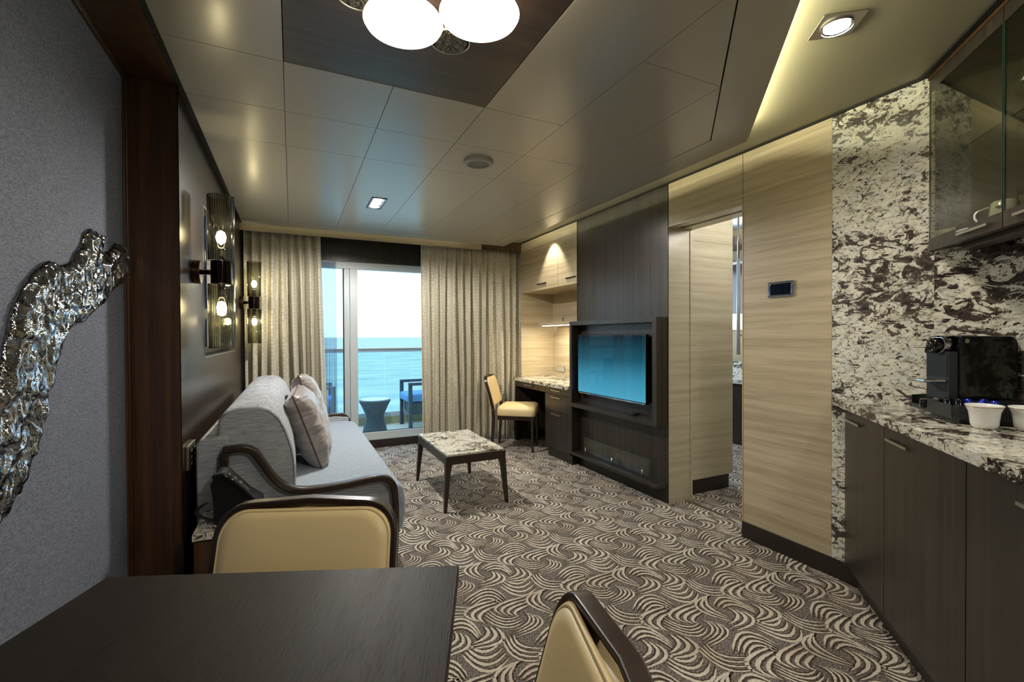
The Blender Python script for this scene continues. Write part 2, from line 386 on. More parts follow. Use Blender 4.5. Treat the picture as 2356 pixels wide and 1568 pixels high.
def lathe(bm, prof, c=(0, 0, 0), n=32, flute=0, nf=0):
    """prof: (radius, z) from the bottom up"""
    rings = []
    for r, z in prof:
        ring = []
        for i in range(n):
            t = 2*pi*i/n; rr = r*(1+flute*cos(nf*t)) if nf else r
            ring.append(bm.verts.new((c[0]+rr*cos(t), c[1]+rr*sin(t), c[2]+z)))
        rings.append(ring)
    for a, b_ in zip(rings, rings[1:]):
        for i in range(n): bm.faces.new((a[i], a[(i+1) % n], b_[(i+1) % n], b_[i]))
    return rings
def cap(bm, ring, flip=False): bm.faces.new(ring[::-1] if flip else ring)
def sweep(bm, path, w, h, side, close=False, taper=None):
    """rectangular bar along path; 'side' is the constant width direction, h is across"""
    side = Vector(side).normalized(); P = [Vector(p) for p in path]; n = len(P); rings = []
    for i in range(n):
        if close: t = P[(i+1) % n]-P[i-1]
        else: t = P[min(i+1, n-1)]-P[max(i-1, 0)]
        t.normalize(); up = side.cross(t).normalized(); k = taper(i/(n-1)) if taper else 1
        c_ = min(w, h)*.18*k
        ww, hh = w*k/2, h*k/2
        o = [(-ww+c_, -hh), (ww-c_, -hh), (ww, -hh+c_), (ww, hh-c_), (ww-c_, hh), (-ww+c_, hh), (-ww, hh-c_), (-ww, -hh+c_)]
        rings.append([bm.verts.new(P[i]+side*a+up*b_) for a, b_ in o])
    rng = range(n) if close else range(n-1)
    for i in rng:
        A, C = rings[i], rings[(i+1) % n]
        for k in range(8): bm.faces.new((A[k], A[(k+1) % 8], C[(k+1) % 8], C[k]))
    if not close: bm.faces.new(rings[0][::-1]); bm.faces.new(rings[-1])
def tube(bm, path, r, n=8, close=False):
    P = [Vector(p) for p in path]; m_ = len(P); rings = []; prev = None
    for i in range(m_):
        t = (P[(i+1) % m_]-P[i-1]) if close else (P[min(i+1, m_-1)]-P[max(i-1, 0)])
        t.normalize()
        a = t.orthogonal().normalized() if prev is None else (prev-t*prev.dot(t)).normalized()
        prev = a; c_ = t.cross(a)
        rings.append([bm.verts.new(P[i]+(a*cos(2*pi*k/n)+c_*sin(2*pi*k/n))*r) for k in range(n)])
    for i in (range(m_) if close else range(m_-1)):
        A, C = rings[i], rings[(i+1) % m_]
        for k in range(n): bm.faces.new((A[k], A[(k+1) % n], C[(k+1) % n], C[k]))
    if not close: bm.faces.new(rings[0][::-1]); bm.faces.new(rings[-1])
def smooth_path(pts, k=8, close=False):
    P = [Vector(p) for p in pts]; n = len(P); out = []
    for i in (range(n) if close else range(n-1)):
        p0 = P[i-1] if (i > 0 or close) else P[0]; p1 = P[i]; p2 = P[(i+1) % n]
        p3 = P[(i+2) % n] if (i+2 < n or close) else P[-1]
        for j in range(k):
            t = j/k
            out.append(.5*((2*p1)+(p2-p0)*t+(2*p0-5*p1+4*p2-p3)*t*t+(3*p1-p0-3*p2+p3)*t*t*t))
    if not close: out.append(P[-1].copy())
    return out

def obj(name, bm, mat, parent=None, bevel=0, smooth=False, seg=2, mats=None, local=False, subsurf=0):
    """links bm (world coordinates) as one mesh object; under a parent it is moved into the parent's space"""
    bmesh.ops.recalc_face_normals(bm, faces=bm.faces)
    if parent is not None and not local:
        bm.transform(world_of(parent).inverted())
    me = bpy.data.meshes.new(name); bm.to_mesh(me); bm.free()
    me.materials.append(MATS[mat])
    for x in (mats or []): me.materials.append(MATS[x])
    if smooth:
        for p in me.polygons: p.use_smooth = True
    o = bpy.data.objects.new(name, me); COL.objects.link(o)
    if parent is not None: o.parent = parent
    if bevel:
        md = o.modifiers.new('bevel', 'BEVEL'); md.width = bevel; md.segments = seg; md.limit_method = 'ANGLE'; md.angle_limit = radians(40)
        for p in me.polygons: p.use_smooth = True
        try:
            wn = o.modifiers.new('wn', 'WEIGHTED_NORMAL'); wn.keep_sharp = False
        except Exception: pass
    if subsurf:
        md = o.modifiers.new('sub', 'SUBSURF'); md.levels = subsurf; md.render_levels = subsurf
        for p in me.polygons: p.use_smooth = True
    return o
def world_of(o):
    m = o.matrix_basis.copy(); p = o.parent
    while p: m = p.matrix_basis @ m; p = p.parent
    return m
def thing(name, loc, label=None, cat=None, rotz=0, group=None, kind=None):
    o = bpy.data.objects.new(name, None); COL.objects.link(o); o.empty_display_size = .05
    o.location = loc; o.rotation_euler = (0, 0, rotz)
    tag(o, label, cat, group, kind); return o
def tag(o, label=None, cat=None, group=None, kind=None):
    if label: o['label'] = label
    if cat: o['category'] = cat
    if group: o['group'] = group
    if kind: o['kind'] = kind
    return o
def dup(root, loc, rotz, label, group=None):
    r = root.copy(); COL.objects.link(r); r.location = loc; r.rotation_euler = (0, 0, rotz); r['label'] = label
    if group: r['group'] = group
    for ch in root.children:
        c = ch.copy(); COL.objects.link(c); c.parent = r
        for g in ch.children:
            d = g.copy(); COL.objects.link(d); d.parent = c
    return r
def bx(name, mat, x0, x1, y0, y1, z0, z1, parent=None, bevel=0, **kw):
    bm = B(); box(bm, x0, x1, y0, y1, z0, z1); return obj(name, bm, mat, parent, bevel, **kw)
def struct(name, bm, mat, **kw):
    return tag(obj(name, bm, mat, **kw), kind='structure')
def sbx(name, mat, *d, **kw):
    return tag(bx(name, mat, *d, **kw), kind='structure')

XW, XL, ZM, ZH = 2.515, -.435, 2.30, 2.38
D45 = (-sqrt(.5), -sqrt(.5))

# ------------------------------------------------------------------ floor and carpet
bm = B(); box(bm, -.9, 6.2, -2.2, 5.36, -.08, 0)
floor = struct('floor', bm, 'carpet_ground')
tag(floor, 'taupe carpet with cream swirling crescents')
FANS = [(((1.1, 1.957), (0.997, 1.92), (1.041, 1.783)), ((1.088, 1.943), (1.047, 1.896), (1.057, 1.81)), 3), (((0.98, 1.946), (0.857, 1.936), (0.841, 1.87)), ((0.971, 1.877), (0.91, 1.864), (0.901, 1.83)), 4), (((0.848, 1.98), (0.718, 1.968), (0.714, 1.882)), ((0.829, 1.936), (0.757, 1.911), (0.747, 1.852)), 3), (((0.738, 2.044), (0.85, 2.088), (0.904, 1.989)), ((0.766, 1.996), (0.827, 2.012), (0.864, 1.959)), 4), (((0.765, 1.867), (0.81, 1.783), (0.896, 1.78)), ((0.802, 1.913), (0.828, 1.842), (0.898, 1.825)), 4), (((0.975, 1.787), (0.963, 1.728), (0.838, 1.703)), ((0.94, 1.828), (0.931, 1.776), (0.85, 1.745)), 4), (((1.111, 2.095), (1.113, 1.988), (1.2, 1.933)), ((1.161, 2.099), (1.161, 2.039), (1.226, 1.989)), 4), (((0.935, 2.072), (0.976, 1.973), (1.071, 1.988)), ((0.98, 2.114), (1.01, 2.069), (1.077, 2.08)), 4), (((1.117, 2.172), (1.102, 2.1), (0.986, 2.107)), ((1.074, 2.205), (1.066, 2.159), (1.001, 2.135)), 3), (((0.978, 2.188), (0.963, 2.127), (0.847, 2.115)), ((0.946, 2.23), (0.935, 2.181), (0.86, 2.158)), 3), (((0.92, 2.289), (1.003, 2.304), (1.038, 2.182)), ((0.936, 2.252), (0.992, 2.246), (1.019, 2.162)), 3)]
LA, LB = (.507, 0.0), (.17, -.392)
def carpet_pattern():
    V, F, V2, F2 = [], [], [], []
    def crescent(p, q, s, w, dz, VV, FF, off=0.0, rnd=None, grow=0.0):
        # quadratic through p, q (at t=.45), s
        t0 = .45
        cx = (q[0]-(1-t0)**2*p[0]-t0*t0*s[0])/(2*t0*(1-t0)); cy = (q[1]-(1-t0)**2*p[1]-t0*t0*s[1])/(2*t0*(1-t0))
        n = 22; base = len(VV); mid = ((p[0]+s[0])/2, (p[1]+s[1])/2)
        for i in range(n+1):
            t = -grow+(1+2*grow)*i/n
            x = (1-t)**2*p[0]+2*t*(1-t)*cx+t*t*s[0]; y = (1-t)**2*p[1]+2*t*(1-t)*cy+t*t*s[1]
            dx = 2*(1-t)*(cx-p[0])+2*t*(s[0]-cx); dy = 2*(1-t)*(cy-p[1])+2*t*(s[1]-cy)
            l = sqrt(dx*dx+dy*dy) or 1; nx, ny = -dy/l, dx/l
            if (mid[0]-q[0])*nx+(mid[1]-q[1])*ny < 0: nx, ny = -nx, -ny   # n points to the hollow side
            tt = min(max((t+grow)/(1+2*grow), 0), 1)
            k = max(sin(pi*tt**.85), 0)**.55
            jo = (rnd.random()-.5)*.0032; ji = (rnd.random()-.5)*.0032
            a = off-w*.5*k*(1)+jo*min(1, k*3); c_ = off+w*.5*k+ji*min(1, k*3)
            VV.append((x+nx*a, y+ny*a, dz)); VV.append((x+nx*c_, y+ny*c_, dz))
        for i in range(n): FF.append((base+2*i, base+2*i+1, base+2*i+3, base+2*i+2))
    rnd = random.Random(3)
    for i in range(-8, 14):
        for j in range(-10, 12):
            ox, oy = i*LA[0]+j*LB[0], i*LA[1]+j*LB[1]
            if not (-.95 < ox+.9 < 6.2 and -.9 < oy+1.9 < 5.5): continue
            for out, inn, n in FANS:
                k = n
                mx_ = sum(p[0] for p in out+inn)/6; my_ = sum(p[1] for p in out+inn)/6
                out_, inn_ = [tuple((mx_+(p[0]-mx_)*1.04, my_+(p[1]-my_)*1.04) for p in q_) for q_ in (out, inn)]
                for a in range(k):
                    f = a/(k-1)
                    pts = []
                    for P_, Q_ in zip(out_, inn_):
                        pts.append((P_[0]+(Q_[0]-P_[0])*f+ox, P_[1]+(Q_[1]-P_[1])*f+oy))
                    if not (-.6 < pts[1][0] < 5.9 and -.2 < pts[1][1] < 5.3): continue
                    gap = sqrt((out[1][0]-inn[1][0])**2+(out[1][1]-inn[1][1])**2)/(k-1)
                    w = min(gap*.48, .025)*(1-.12*abs(f-.4))
                    crescent(*pts, w, .0016, V, F, 0, rnd, .06)
                    crescent(*pts, w*.95+.007, .0008, V2, F2, .0045, rnd, .10)
    for nm, vv, ff, mt in (('cream_pile', V, F, 'carpet_cream'), ('brown_pile', V2, F2, 'carpet_brown')):
        me = bpy.data.meshes.new(nm); me.from_pydata(vv, [], ff); me.materials.append(MATS[mt])
        o = bpy.data.objects.new(nm, me); COL.objects.link(o); o.parent = floor; o['kind'] = 'stuff'
carpet_pattern()
# metal carpet strip in the doorway
sbx('trim_1', 'brushed_steel', 2.665, 2.70, 1.94, 2.6, .0, .005, bevel=.001)

# ------------------------------------------------------------------ ceiling
ceil = thing('ceiling', (0, 0, ZM), 'lower ceiling of taupe satin metal panels', kind='structure')
xs = [-.405, -.022, .391, .806, 1.223, 1.640, 2.04]; G = .0010
def panel(poly, z0=ZM, z1=ZM+.02, mat='ceiling_panel', name='panel'):
    cx = sum(p[0] for p in poly)/len(poly); cy = sum(p[1] for p in poly)/len(poly)
    bm = B(); prism(bm, poly, z0, z1); return obj(name, bm, mat, ceil, bevel=.0006, seg=1)
def rectp(x0, x1, y0, y1, **kw): return panel([(x0+G, y0+G), (x1-G, y0+G), (x1-G, y1-G), (x0+G, y1-G)], **kw)
YF = 4.655
ys = [1.956, 2.378, 2.80, YF]
for i in range(5):
    for j in range(3):
        if i == 4: continue
        rectp(xs[i], xs[i+1], ys[j], ys[j+1])
rectp(xs[0], xs[1], 0.7, ys[0]); rectp(xs[0], xs[1], -2.0, .7)
rectp(xs[3], xs[4], .4, ys[0])
# long runs beside the diagonal
d = 1.77-2.04     # inner diagonal: y = x + d
rectp(xs[4], xs[5], 1.37+.0, 2.378); rectp(xs[4], xs[5], 2.378, 2.80); rectp(xs[4], xs[5], 2.80, YF)
panel([(xs[4]+G, xs[4]+d+G), (xs[5]-G, xs[5]+d+G), (xs[5]-G, 1.37-G), (xs[4]+G, 1.37-G)])
panel([(xs[5]+G, xs[5]+d+G), (xs[6]-G, 1.77), (xs[6]-G, YF-G), (xs[5]+G, YF-G)])
panel([(.45, .45+d), (.67, .4), (.806-G, .4-G), (.806-G, .806+d)])
# dark timber field in the middle of the ceiling
bm = B(); prism(bm, [(-.02, -.27), (.0, -.27), (.804, .536), (.804, 1.954), (-.02, 1.954)], ZM+.002, ZM+.024)
obj('dark_panel', bm, 'ceiling_wood', ceil, bevel=.001, seg=1)
# border with the diagonal edge
bm = B()
prism(bm, [(2.043, 1.765), (2.229, 1.693), (2.229, 4.846), (2.043, YF+.002)], ZM-.001, ZM+.022)
obj('border', bm, 'ceiling_panel', ceil, bevel=.0012, seg=1)
bm = B(); prism(bm, [(-.405, YF+.003), (2.043, YF+.003), (2.229, 4.846), (-.405, 4.846)], ZM-.001, ZM+.022)
obj('border', bm, 'ceiling_panel', ceil, bevel=.0012, seg=1)
bm = B(); prism(bm, [(0.0, -.275), (.14, -.39), (2.229, 1.690), (2.043, 1.766)], ZM-.001, ZM+.022)
obj('border', bm, 'ceiling_panel', ceil, bevel=.0012, seg=1)
bm = B(); prism(bm, [(-.018, -2.0), (.14, -2.0), (.14, -.395), (-.018, -.272)], ZM-.001, ZM+.022)
obj('border', bm, 'ceiling_panel', ceil)
# black backing just above the joints
bm = B(); prism(bm, [(-.40, -2.0), (.12, -2.0), (.12, -.38), (2.2, 1.70), (2.2, 4.82), (-.40, 4.82)], ZM+.0245, ZM+.028)
obj('backing', bm, 'shadow_gap', ceil)
# upper ceiling
bm = B(); box(bm, -.9, 2.7, -2.2, 5.4, ZH, ZH+.06)
struct('ceiling', bm, 'ceiling_paint')
# black strips painted in for the shadow gaps along wall tops
sbx('trim_2', 'shadow_gap', -.44, -.406, -2.0, 4.97, 2.328, ZH-.001)
sbx('trim_3', 'shadow_gap', XW-.012, XW, 1.02, 3.755, ZH-.011, ZH-.001)
sbx('trim_4', 'shadow_gap', 2.50, XW+.02, 3.765, 4.98, ZH-.009, ZH-.001)

# ------------------------------------------------------------------ left wall
PY = 2.382
wl = thing('wall_left', (XL, PY, 0), 'dark veneered wall with a lit recess above the sofa', kind='structure')
bm = B()   # wall face with the recess cut out
def wall_with_hole(bm, x0, x1, y0, y1, z0, z1, hy0, hy1, hz0, hz1):
    box(bm, x0, x1, y0, hy0, z0, z1); box(bm, x0, x1, hy1, y1, z0, z1)
    box(bm, x0, x1, hy0, hy1, z0, hz0); box(bm, x0, x1, hy0, hy1, hz1, z1)
wall_with_hole(bm, XL-.10, XL, PY, 5.4, 0, ZH, 3.0, 4.46, 1.14, 1.98)
obj('veneer_panel', bm, 'left_wall_veneer', wl)
bx('recess_back', 'pale_oak', XL-.14, XL-.10, 2.9, 4.56, 1.04, 2.08, wl)  # pale oak stands in for the light on the recess back
bm = B(); box(bm, XL-.1, XL+.002, 3.0, 4.46, 1.14, 1.148); box(bm, XL-.1, XL+.002, 3.0, 4.46, 1.972, 1.98)
box(bm, XL-.1, XL+.002, 3.0, 3.008, 1.148, 1.972); box(bm, XL-.1, XL+.002, 4.452, 4.46, 1.148, 1.972)
obj('recess_edge', bm, 'brushed_steel', wl)  # bright steel gives the inner edges their lit look
# portal: deep walnut reveal round the cloth panel
po = thing('trim_5', (-.52, PY, 0), 'walnut portal round the cloth covered wall panel', kind='structure')
bx('post', 'walnut', -.62, XL+.003, PY-.004, PY+.002, 0, 2.325, po)
bx('header', 'walnut', -.62, XL+.003, -2.0, PY, 2.32, ZH, po)
bx('bead', 'walnut', -.612, -.598, PY-.022, PY-.004, 0, 2.318, po, bevel=.003)
bx('bead', 'walnut', -.612, -.604, PY-.04, PY-.022, 0, 2.30, po, bevel=.002)
bx('bead', 'walnut', -.612, -.598, -2.0, PY-.004, 2.298, 2.32, po, bevel=.003)
bx('edge_strip', 'bronze', XL+.002, XL+.006, PY-.006, PY+.001, 0, 2.325, po)
sbx('wall_left', 'wall_cloth', -.66, -.61, -2.2, PY+.1, 0, ZH)
sbx('wall_back', 'oak', -.9, 2.7, -2.2, -2.1, 0, ZH)
# wall art pane in the recess
art = thing('wall_art', (-.47, 3.8, 1.24), 'dark blue glass picture hung in the recess behind the wall lamps', 'picture')
bx('backing_board', 'black_plastic', -.53, -.44, 3.1, 4.40, 1.22, 1.90, art)
bx('glass_pane', 'art_glass', -.44, -.422, 2.99+.02, 4.44, 1.2, 1.92, art, bevel=.006)

# glass sculpture on the cloth wall
OUT = [(1.456, 1.211), (1.484, 1.259), (1.498, 1.301), (1.514, 1.333), (1.544, 1.369), (1.58, 1.403), (1.624, 1.433), (1.667, 1.457), (1.712, 1.468), (1.738, 1.465), (1.77, 1.464), (1.822, 1.478), (1.847, 1.49), (1.87, 1.517), (1.919, 1.547), (1.927, 1.576), (1.956, 1.603), (1.981, 1.615), (2.025, 1.616), (2.101, 1.612), (2.087, 1.581), (2.049, 1.53), (2.081, 1.535), (2.116, 1.562), (2.159, 1.571), (2.196, 1.592), (2.22, 1.611), (2.34, 1.62), (2.34, 1.485), (2.209, 1.443), (2.088, 1.381), (2.001, 1.338), (1.895, 1.3), (1.837, 1.29), (1.786, 1.263), (1.741, 1.223), (1.713, 1.169), (1.676, 1.112), (1.643, 1.069), (1.626, 1.031), (1.611, 0.994), (1.588, 0.954), (1.562, 0.921), (1.53, 0.892), (1.516, 0.875), (1.485, 0.859), (1.446, 0.837), (1.40, .81), (1.30, .78), (1.28, .86), (1.33, .96), (1.38, 1.06), (1.43, 1.15)]
def sculpture():
    import numpy as np
    o = thing('glass_sculpture', (-.6, 1.7, .8), 'rippled mirrored glass wave mounted on the grey cloth wall', 'sculpture')
    def inside(y, z):
        c = False; n = len(OUT); j = n-1
        for i in range(n):
            yi, zi = OUT[i]; yj, zj = OUT[j]
            if (zi > z) != (zj > z) and y < (yj-yi)*(z-zi)/(zj-zi)+yi: c = not c
            j = i
        return c
    def dist(y, z):
        best = 9
        n = len(OUT)
        for i in range(n):
            a = OUT[i]; b_ = OUT[(i+1) % n]; dx, dy = b_[0]-a[0], b_[1]-a[1]
            t = max(0, min(1, ((y-a[0])*dx+(z-a[1])*dy)/(dx*dx+dy*dy)))
            best = min(best, (y-a[0]-t*dx)**2+(z-a[1]-t*dy)**2)
        return sqrt(best)
    st = .005; bm = B(); grid = {}
    y0, z0 = 1.28, .78
    for i in range(int(1.07/st)+1):
        for j in range(int(.86/st)+1):
            y, z = y0+i*st, z0+j*st
            if y > 2.338: continue
            if inside(y, z):
                dd = dist(y, z)
                a = atan2(z-1.2, y-1.7)
                w = noise.noise(Vector((y*16, z*20, 1)))
                w2 = noise.noise(Vector((y*34+w*1.5, z*46+w*2, 4)))
                h = .010+min(dd/.03, 1)*.016+w*.010+w2*.007
                grid[i, j] = bm.verts.new((-.61+h, y, z))
    for (i, j), v in list(grid.items()):
        q = [grid.get(k) for k in ((i, j), (i+1, j), (i+1, j+1), (i, j+1))]
        if all(q): bm.faces.new(q)
    # rim back to the wall
    edges = [e for e in bm.edges if len(e.link_faces) == 1]
    r = bmesh.ops.extrude_edge_only(bm, edges=edges)
    for v in [g for g in r['geom'] if isinstance(g, bmesh.types.BMVert)]: v.co.x = -.609
    bmesh.ops.delete(bm, geom=[v for v in bm.verts if not v.link_faces], context='VERTS')
    obj('rippled_glass', bm, 'rippled_mirror', o, smooth=True)
sculpture()

# ------------------------------------------------------------------ right wall
wr = thing('wall_right', (XW, 2.0, 0), 'pale oak and granite clad wall with a doorway', kind='structure')
bx('oak_panel', 'oak', XW, XW+.06, 1.419, 1.934, .1, ZH, wr)
bx('oak_panel', 'oak', XW, XW+.06, 1.938, 2.556, 2.07, ZH, wr)
bx('edge_strip', 'oak_edge', XW-.003, XW+.06, 1.934, 1.940, 0, 2.09, wr)
bx('granite_slab', 'granite_wall', XW-.001, XW+.06, 1.0, 1.417, .1, ZH, wr)
bx('granite_slab', 'granite_splash', XW-.006, XW+.06, -1.2, .998, .9, 1.7, wr)
bx('back_panel', 'dark_veneer', XW+.001, XW+.06, -2.2, .998, 1.7, ZH, wr)
bx('lining', 'dark_veneer', XW+.001, XW+.06, -2.2, 1.0, 0, .9, wr)
bx('lining', 'pale_oak', XW+.06, XW+.245, 1.80, 1.936, 0, ZH, wr)
sbx('baseboard_right', 'skirting', XW-.006, XW+.06, 1.30, 1.94, 0, .1, bevel=.002)
# doorway into the bedroom
dr = thing('door_1', (2.64, 2.25, 0), 'open pocket door frame to the bedroom', kind='structure')
bx('jamb', 'pale_oak', XW+.003, 2.752, 2.558, 2.62, 0, 2.07, dr)
bx('jamb_stop', 'pale_oak', 2.73, 2.752, 2.552, 2.558, 0, 2.07, dr)
bx('head_lining', 'pale_oak', XW+.003, 2.6, 1.94, 2.558, 2.055, 2.075, dr)
bx('head_lining', 'pale_oak', 2.65, 2.76, 1.94, 2.6, 2.055, 2.09, dr)
bx('door_track', 'brushed_steel', 2.617, 2.624, 1.94, 2.558, 2.06, 2.075, dr)
bx('door_track', 'brushed_steel', 2.634, 2.641, 1.94, 2.558, 2.06, 2.075, dr)
bx('track_slot', 'shadow_gap', 2.60, 2.65, 1.94, 2.558, 2.075, 2.085, dr)
bx('head_panel', 'pale_oak', XW+.06, 2.76, 1.9, 2.6, 2.09, ZH, dr)
# bedroom beyond
b2 = thing('wall_bedroom', (3.0, 2.65, 0), 'pale oak wall of the bedroom seen through the doorway', kind='structure')
bx('oak_panel', 'pale_oak', 2.752, 3.275, 2.615, 2.70, .115, 1.99, b2, bevel=.003)
bx('oak_panel', 'pale_oak', 2.752, 3.275, 2.617, 2.70, 1.992, 2.40, b2)
bx('plinth', 'skirting', 2.752, 3.235, 2.622, 2.70, 0, .115, b2)
bx('end_panel', 'pale_oak', 3.235, 3.275, 2.70, 3.1, .115, 2.4, b2)
bx('back_wall', 'bedroom_wall', 4.95, 5.0, 1.2, 5.3, 0, 2.8, b2)
bx('end_wall', 'bedroom_wall', 2.58, 5.0, 1.1, 1.2, 0, 2.8, b2)
bx('pelmet', 'dark_veneer', 4.62, 4.95, 1.2, 5.3, 2.29, 2.40, b2)
sbx('ceiling_bedroom', 'bedroom_ceiling', 2.58, 5.0, 1.1, 5.34, 2.55, 2.62)
sbx('wall_bedroom', 'bedroom_wall', 3.2, 5.0, 5.36, 5.46, 0, 2.62)
add_light('bedroom_light', 'AREA', (3.9, 4.9, 1.6), 26, (.66, .8, 1), 1.2, rot=(radians(90), 0, radians(180)))
add_light('bedroom_light', 'POINT', (3.15, 1.9, 2.2), 14, (1, .95, .85), .1)
add_light('bedroom_light', 'POINT', (4.5, 3.5, 2.45), 8, (1, .93, .75), .08)
va = thing('vanity_cabinet', (4.75, 3.7, 0), 'dark cabinet with a granite top seen through the bedroom doorway', 'cabinet')
bx('body', 'dark_veneer', 4.6, 4.95, 3.0, 4.5, 0, .70, va)
bx('worktop', 'granite_top', 4.56, 4.95, 2.98, 4.52, .70, .745, va)
bx('upstand', 'granite_wall', 4.90, 4.95, 3.0, 4.5, .745, .93, va)
mi = thing('wall_mirror', (4.92, 3.8, 1.3), 'dark framed mirror panel above the bedroom cabinet', 'mirror')
bx('mirror_pane', 'mirror_dark', 4.91, 4.95, 3.2, 4.4, 1.33, 2.12, mi)
bx('frame', 'brushed_steel', 4.90, 4.952, 3.2, 4.4, 2.12, 2.15, mi)
ls = thing('wall_lamp', (4.8, 3.72, 1.3), 'white glowing lamp shade behind the bedroom rod', 'lamp')
bm = B(); cyl(bm, (4.75, 3.72, 1.32), (4.75, 3.72, 1.5), .11, n=28); obj('shade', bm, 'shade_glow', ls, smooth=True)
bm = B(); cyl(bm, (4.75, 3.72, 1.25), (4.75, 3.72, 1.32), .012); cyl(bm, (4.75, 3.72, 1.25), (4.93, 3.72, 1.25), .012); obj('arm', bm, 'chrome', ls)
rd = thing('wardrobe_rod', (4.2, 3.29, 1.0), 'slim vertical metal rod seen through the bedroom doorway', 'rod')
bm = B(); cyl(bm, (4.2, 3.287, 1.05), (4.2, 3.287, 2.05), .018); obj('rod', bm, 'white_aluminium', rd, smooth=True)
bm = B(); cyl(bm, (4.2, 3.287, 2.05), (4.2, 3.287, 2.55), .01); obj('ceiling_stem', bm, 'brushed_steel', rd, smooth=True)

# thermostat plate
sw = thing('wall_switch', (XW, 1.69, 1.51), 'steel framed black switch plate on the oak wall beside the doorway', 'switch')
bm = B(); wall_y = [(1.765, 1.612), (1.47, 1.557)]
box(bm, XW-.012, XW, 1.612, 1.764, 1.545, 1.557); box(bm, XW-.012, XW, 1.612, 1.764, 1.469, 1.481)
box(bm, XW-.012, XW, 1.612, 1.628, 1.481, 1.545); box(bm, XW-.012, XW, 1.748, 1.764, 1.481, 1.545)
obj('frame', bm, 'chrome', sw, bevel=.003)
for k in range(3): bx('rocker', 'black_gloss', XW-.008, XW, 1.6285+k*.04, 1.6665+k*.04, 1.4815, 1.5445, sw, bevel=.0015)

# ------------------------------------------------------------------ media wall with screen
mw = thing('media_unit', (XW, 3.16, 0), 'dark veneered media wall unit with boxed television frame', 'media unit')
bx('back_panel', 'dark_veneer', XW-.002, XW+.05, 2.562, 3.745, .11, 2.368, mw)
bx('side_strip', 'skirting', XW-.004, XW+.05, 3.747, 3.762, .0, 2.368, mw)
XF = 2.406
bm = B(); box(bm, XF, XW, 2.567, 3.735, 1.352, 1.391); box(bm, XF, XW, 2.567, 3.735, .577, .616)
box(bm, XF, XW, 2.567, 2.612, .616, 1.352); box(bm, XF, XW, 3.698, 3.735, .616, 1.352)
obj('frame', bm, 'dark_veneer', mw, bevel=.001, seg=1)
bx('side_panel', 'dark_veneer', XF, XW, 3.698, 3.735, .12, .577, mw)
bx('shelf', 'dark_veneer_flat', XF, XW, 2.567, 3.698, .12, .146, mw, bevel=.001)
bx('plinth', 'skirting', XW-.004, XW+.02, 2.562, 3.72, 0, .11, mw)
bm = B(); prism(bm, [(2.474, 2.716), (2.480, 2.716), (2.480, 3.62), (2.474, 3.62)], .165, .295)
obj('glass_guard', bm, 'clear_glass', mw)
bm = B(); box(bm, 2.4735, 2.4805, 2.716, 3.62, .2935, .296); obj('glass_edge', bm, 'green_edge', mw)
for y in (2.79, 3.17, 3.56):
    bm = B(); cyl(bm, (2.468, y, .146), (2.468, y, .206), .007, n=14); obj('standoff', bm, 'chrome', mw, smooth=True)
tv = thing('television', (2.47, 3.2, 1.0), 'flat television showing a teal blue picture in the boxed frame', 'television')
ty0, ty1, tz0, tz1 = 2.727, 3.66, .715, 1.262; tx = 2.452
bx('screen', 'screen', tx-.001, tx+.004, ty0+.006, ty1-.006, tz0+.016, tz1-.006, tv)
bm = B(); box(bm, tx, tx+.03, ty0, ty1, tz0, tz1); obj('casing', bm, 'black_plastic', tv, bevel=.003)
bx('lower_trim', 'chrome', tx-.004, tx+.004, ty0+.01, ty1-.01, tz0, tz0+.009, tv, bevel=.001)
bx('wall_bracket', 'black_plastic', tx+.03, XW-.002, 3.05, 3.35, .85, 1.1, tv)
bm = B(); tube(bm, smooth_path([(2.475, 3.02, .715), (2.47, 2.98, .68), (2.475, 2.94, .64), (2.47, 2.90, .622)]), .003, 6); obj('cable', bm, 'rubber', tv)
bm = B(); box(bm, 2.44, 2.5, 2.86, 2.92, .6165, .632); obj('plug', bm, 'rubber', tv, bevel=.004)

# ------------------------------------------------------------------ desk recess
YD0, YD1, XB = 3.765, 4.98, 2.963
nd = thing('wall_desk', (2.75, 4.4, 0), 'oak lining of the desk recess', kind='structure')
bx('back_panel', 'oak', XB, XB+.03, YD0-.1, YD1+.1, .74, ZH, nd)
bx('side_panel', 'oak', 2.517, XB, YD1, YD1+.03, .763, ZH, nd)
bx('near_panel', 'oak', 2.517, XB, YD0-.02, YD0, .8, ZH, nd)
bx('fascia', 'oak', 2.517, 2.537, YD0, YD1, 2.265, ZH, nd)
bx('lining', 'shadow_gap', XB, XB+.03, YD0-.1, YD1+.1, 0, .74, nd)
bx('lining', 'dark_veneer', 2.45, XB, YD1, YD1+.03, 0, .72, nd)
cb = thing('wall_cabinet', (2.74, 4.3, 1.775), 'oak wall cabinet with two doors above the desk', 'cabinet')
bx('carcass', 'oak', 2.537, XB, YD0, YD1-.29, 1.775, 2.27, cb)
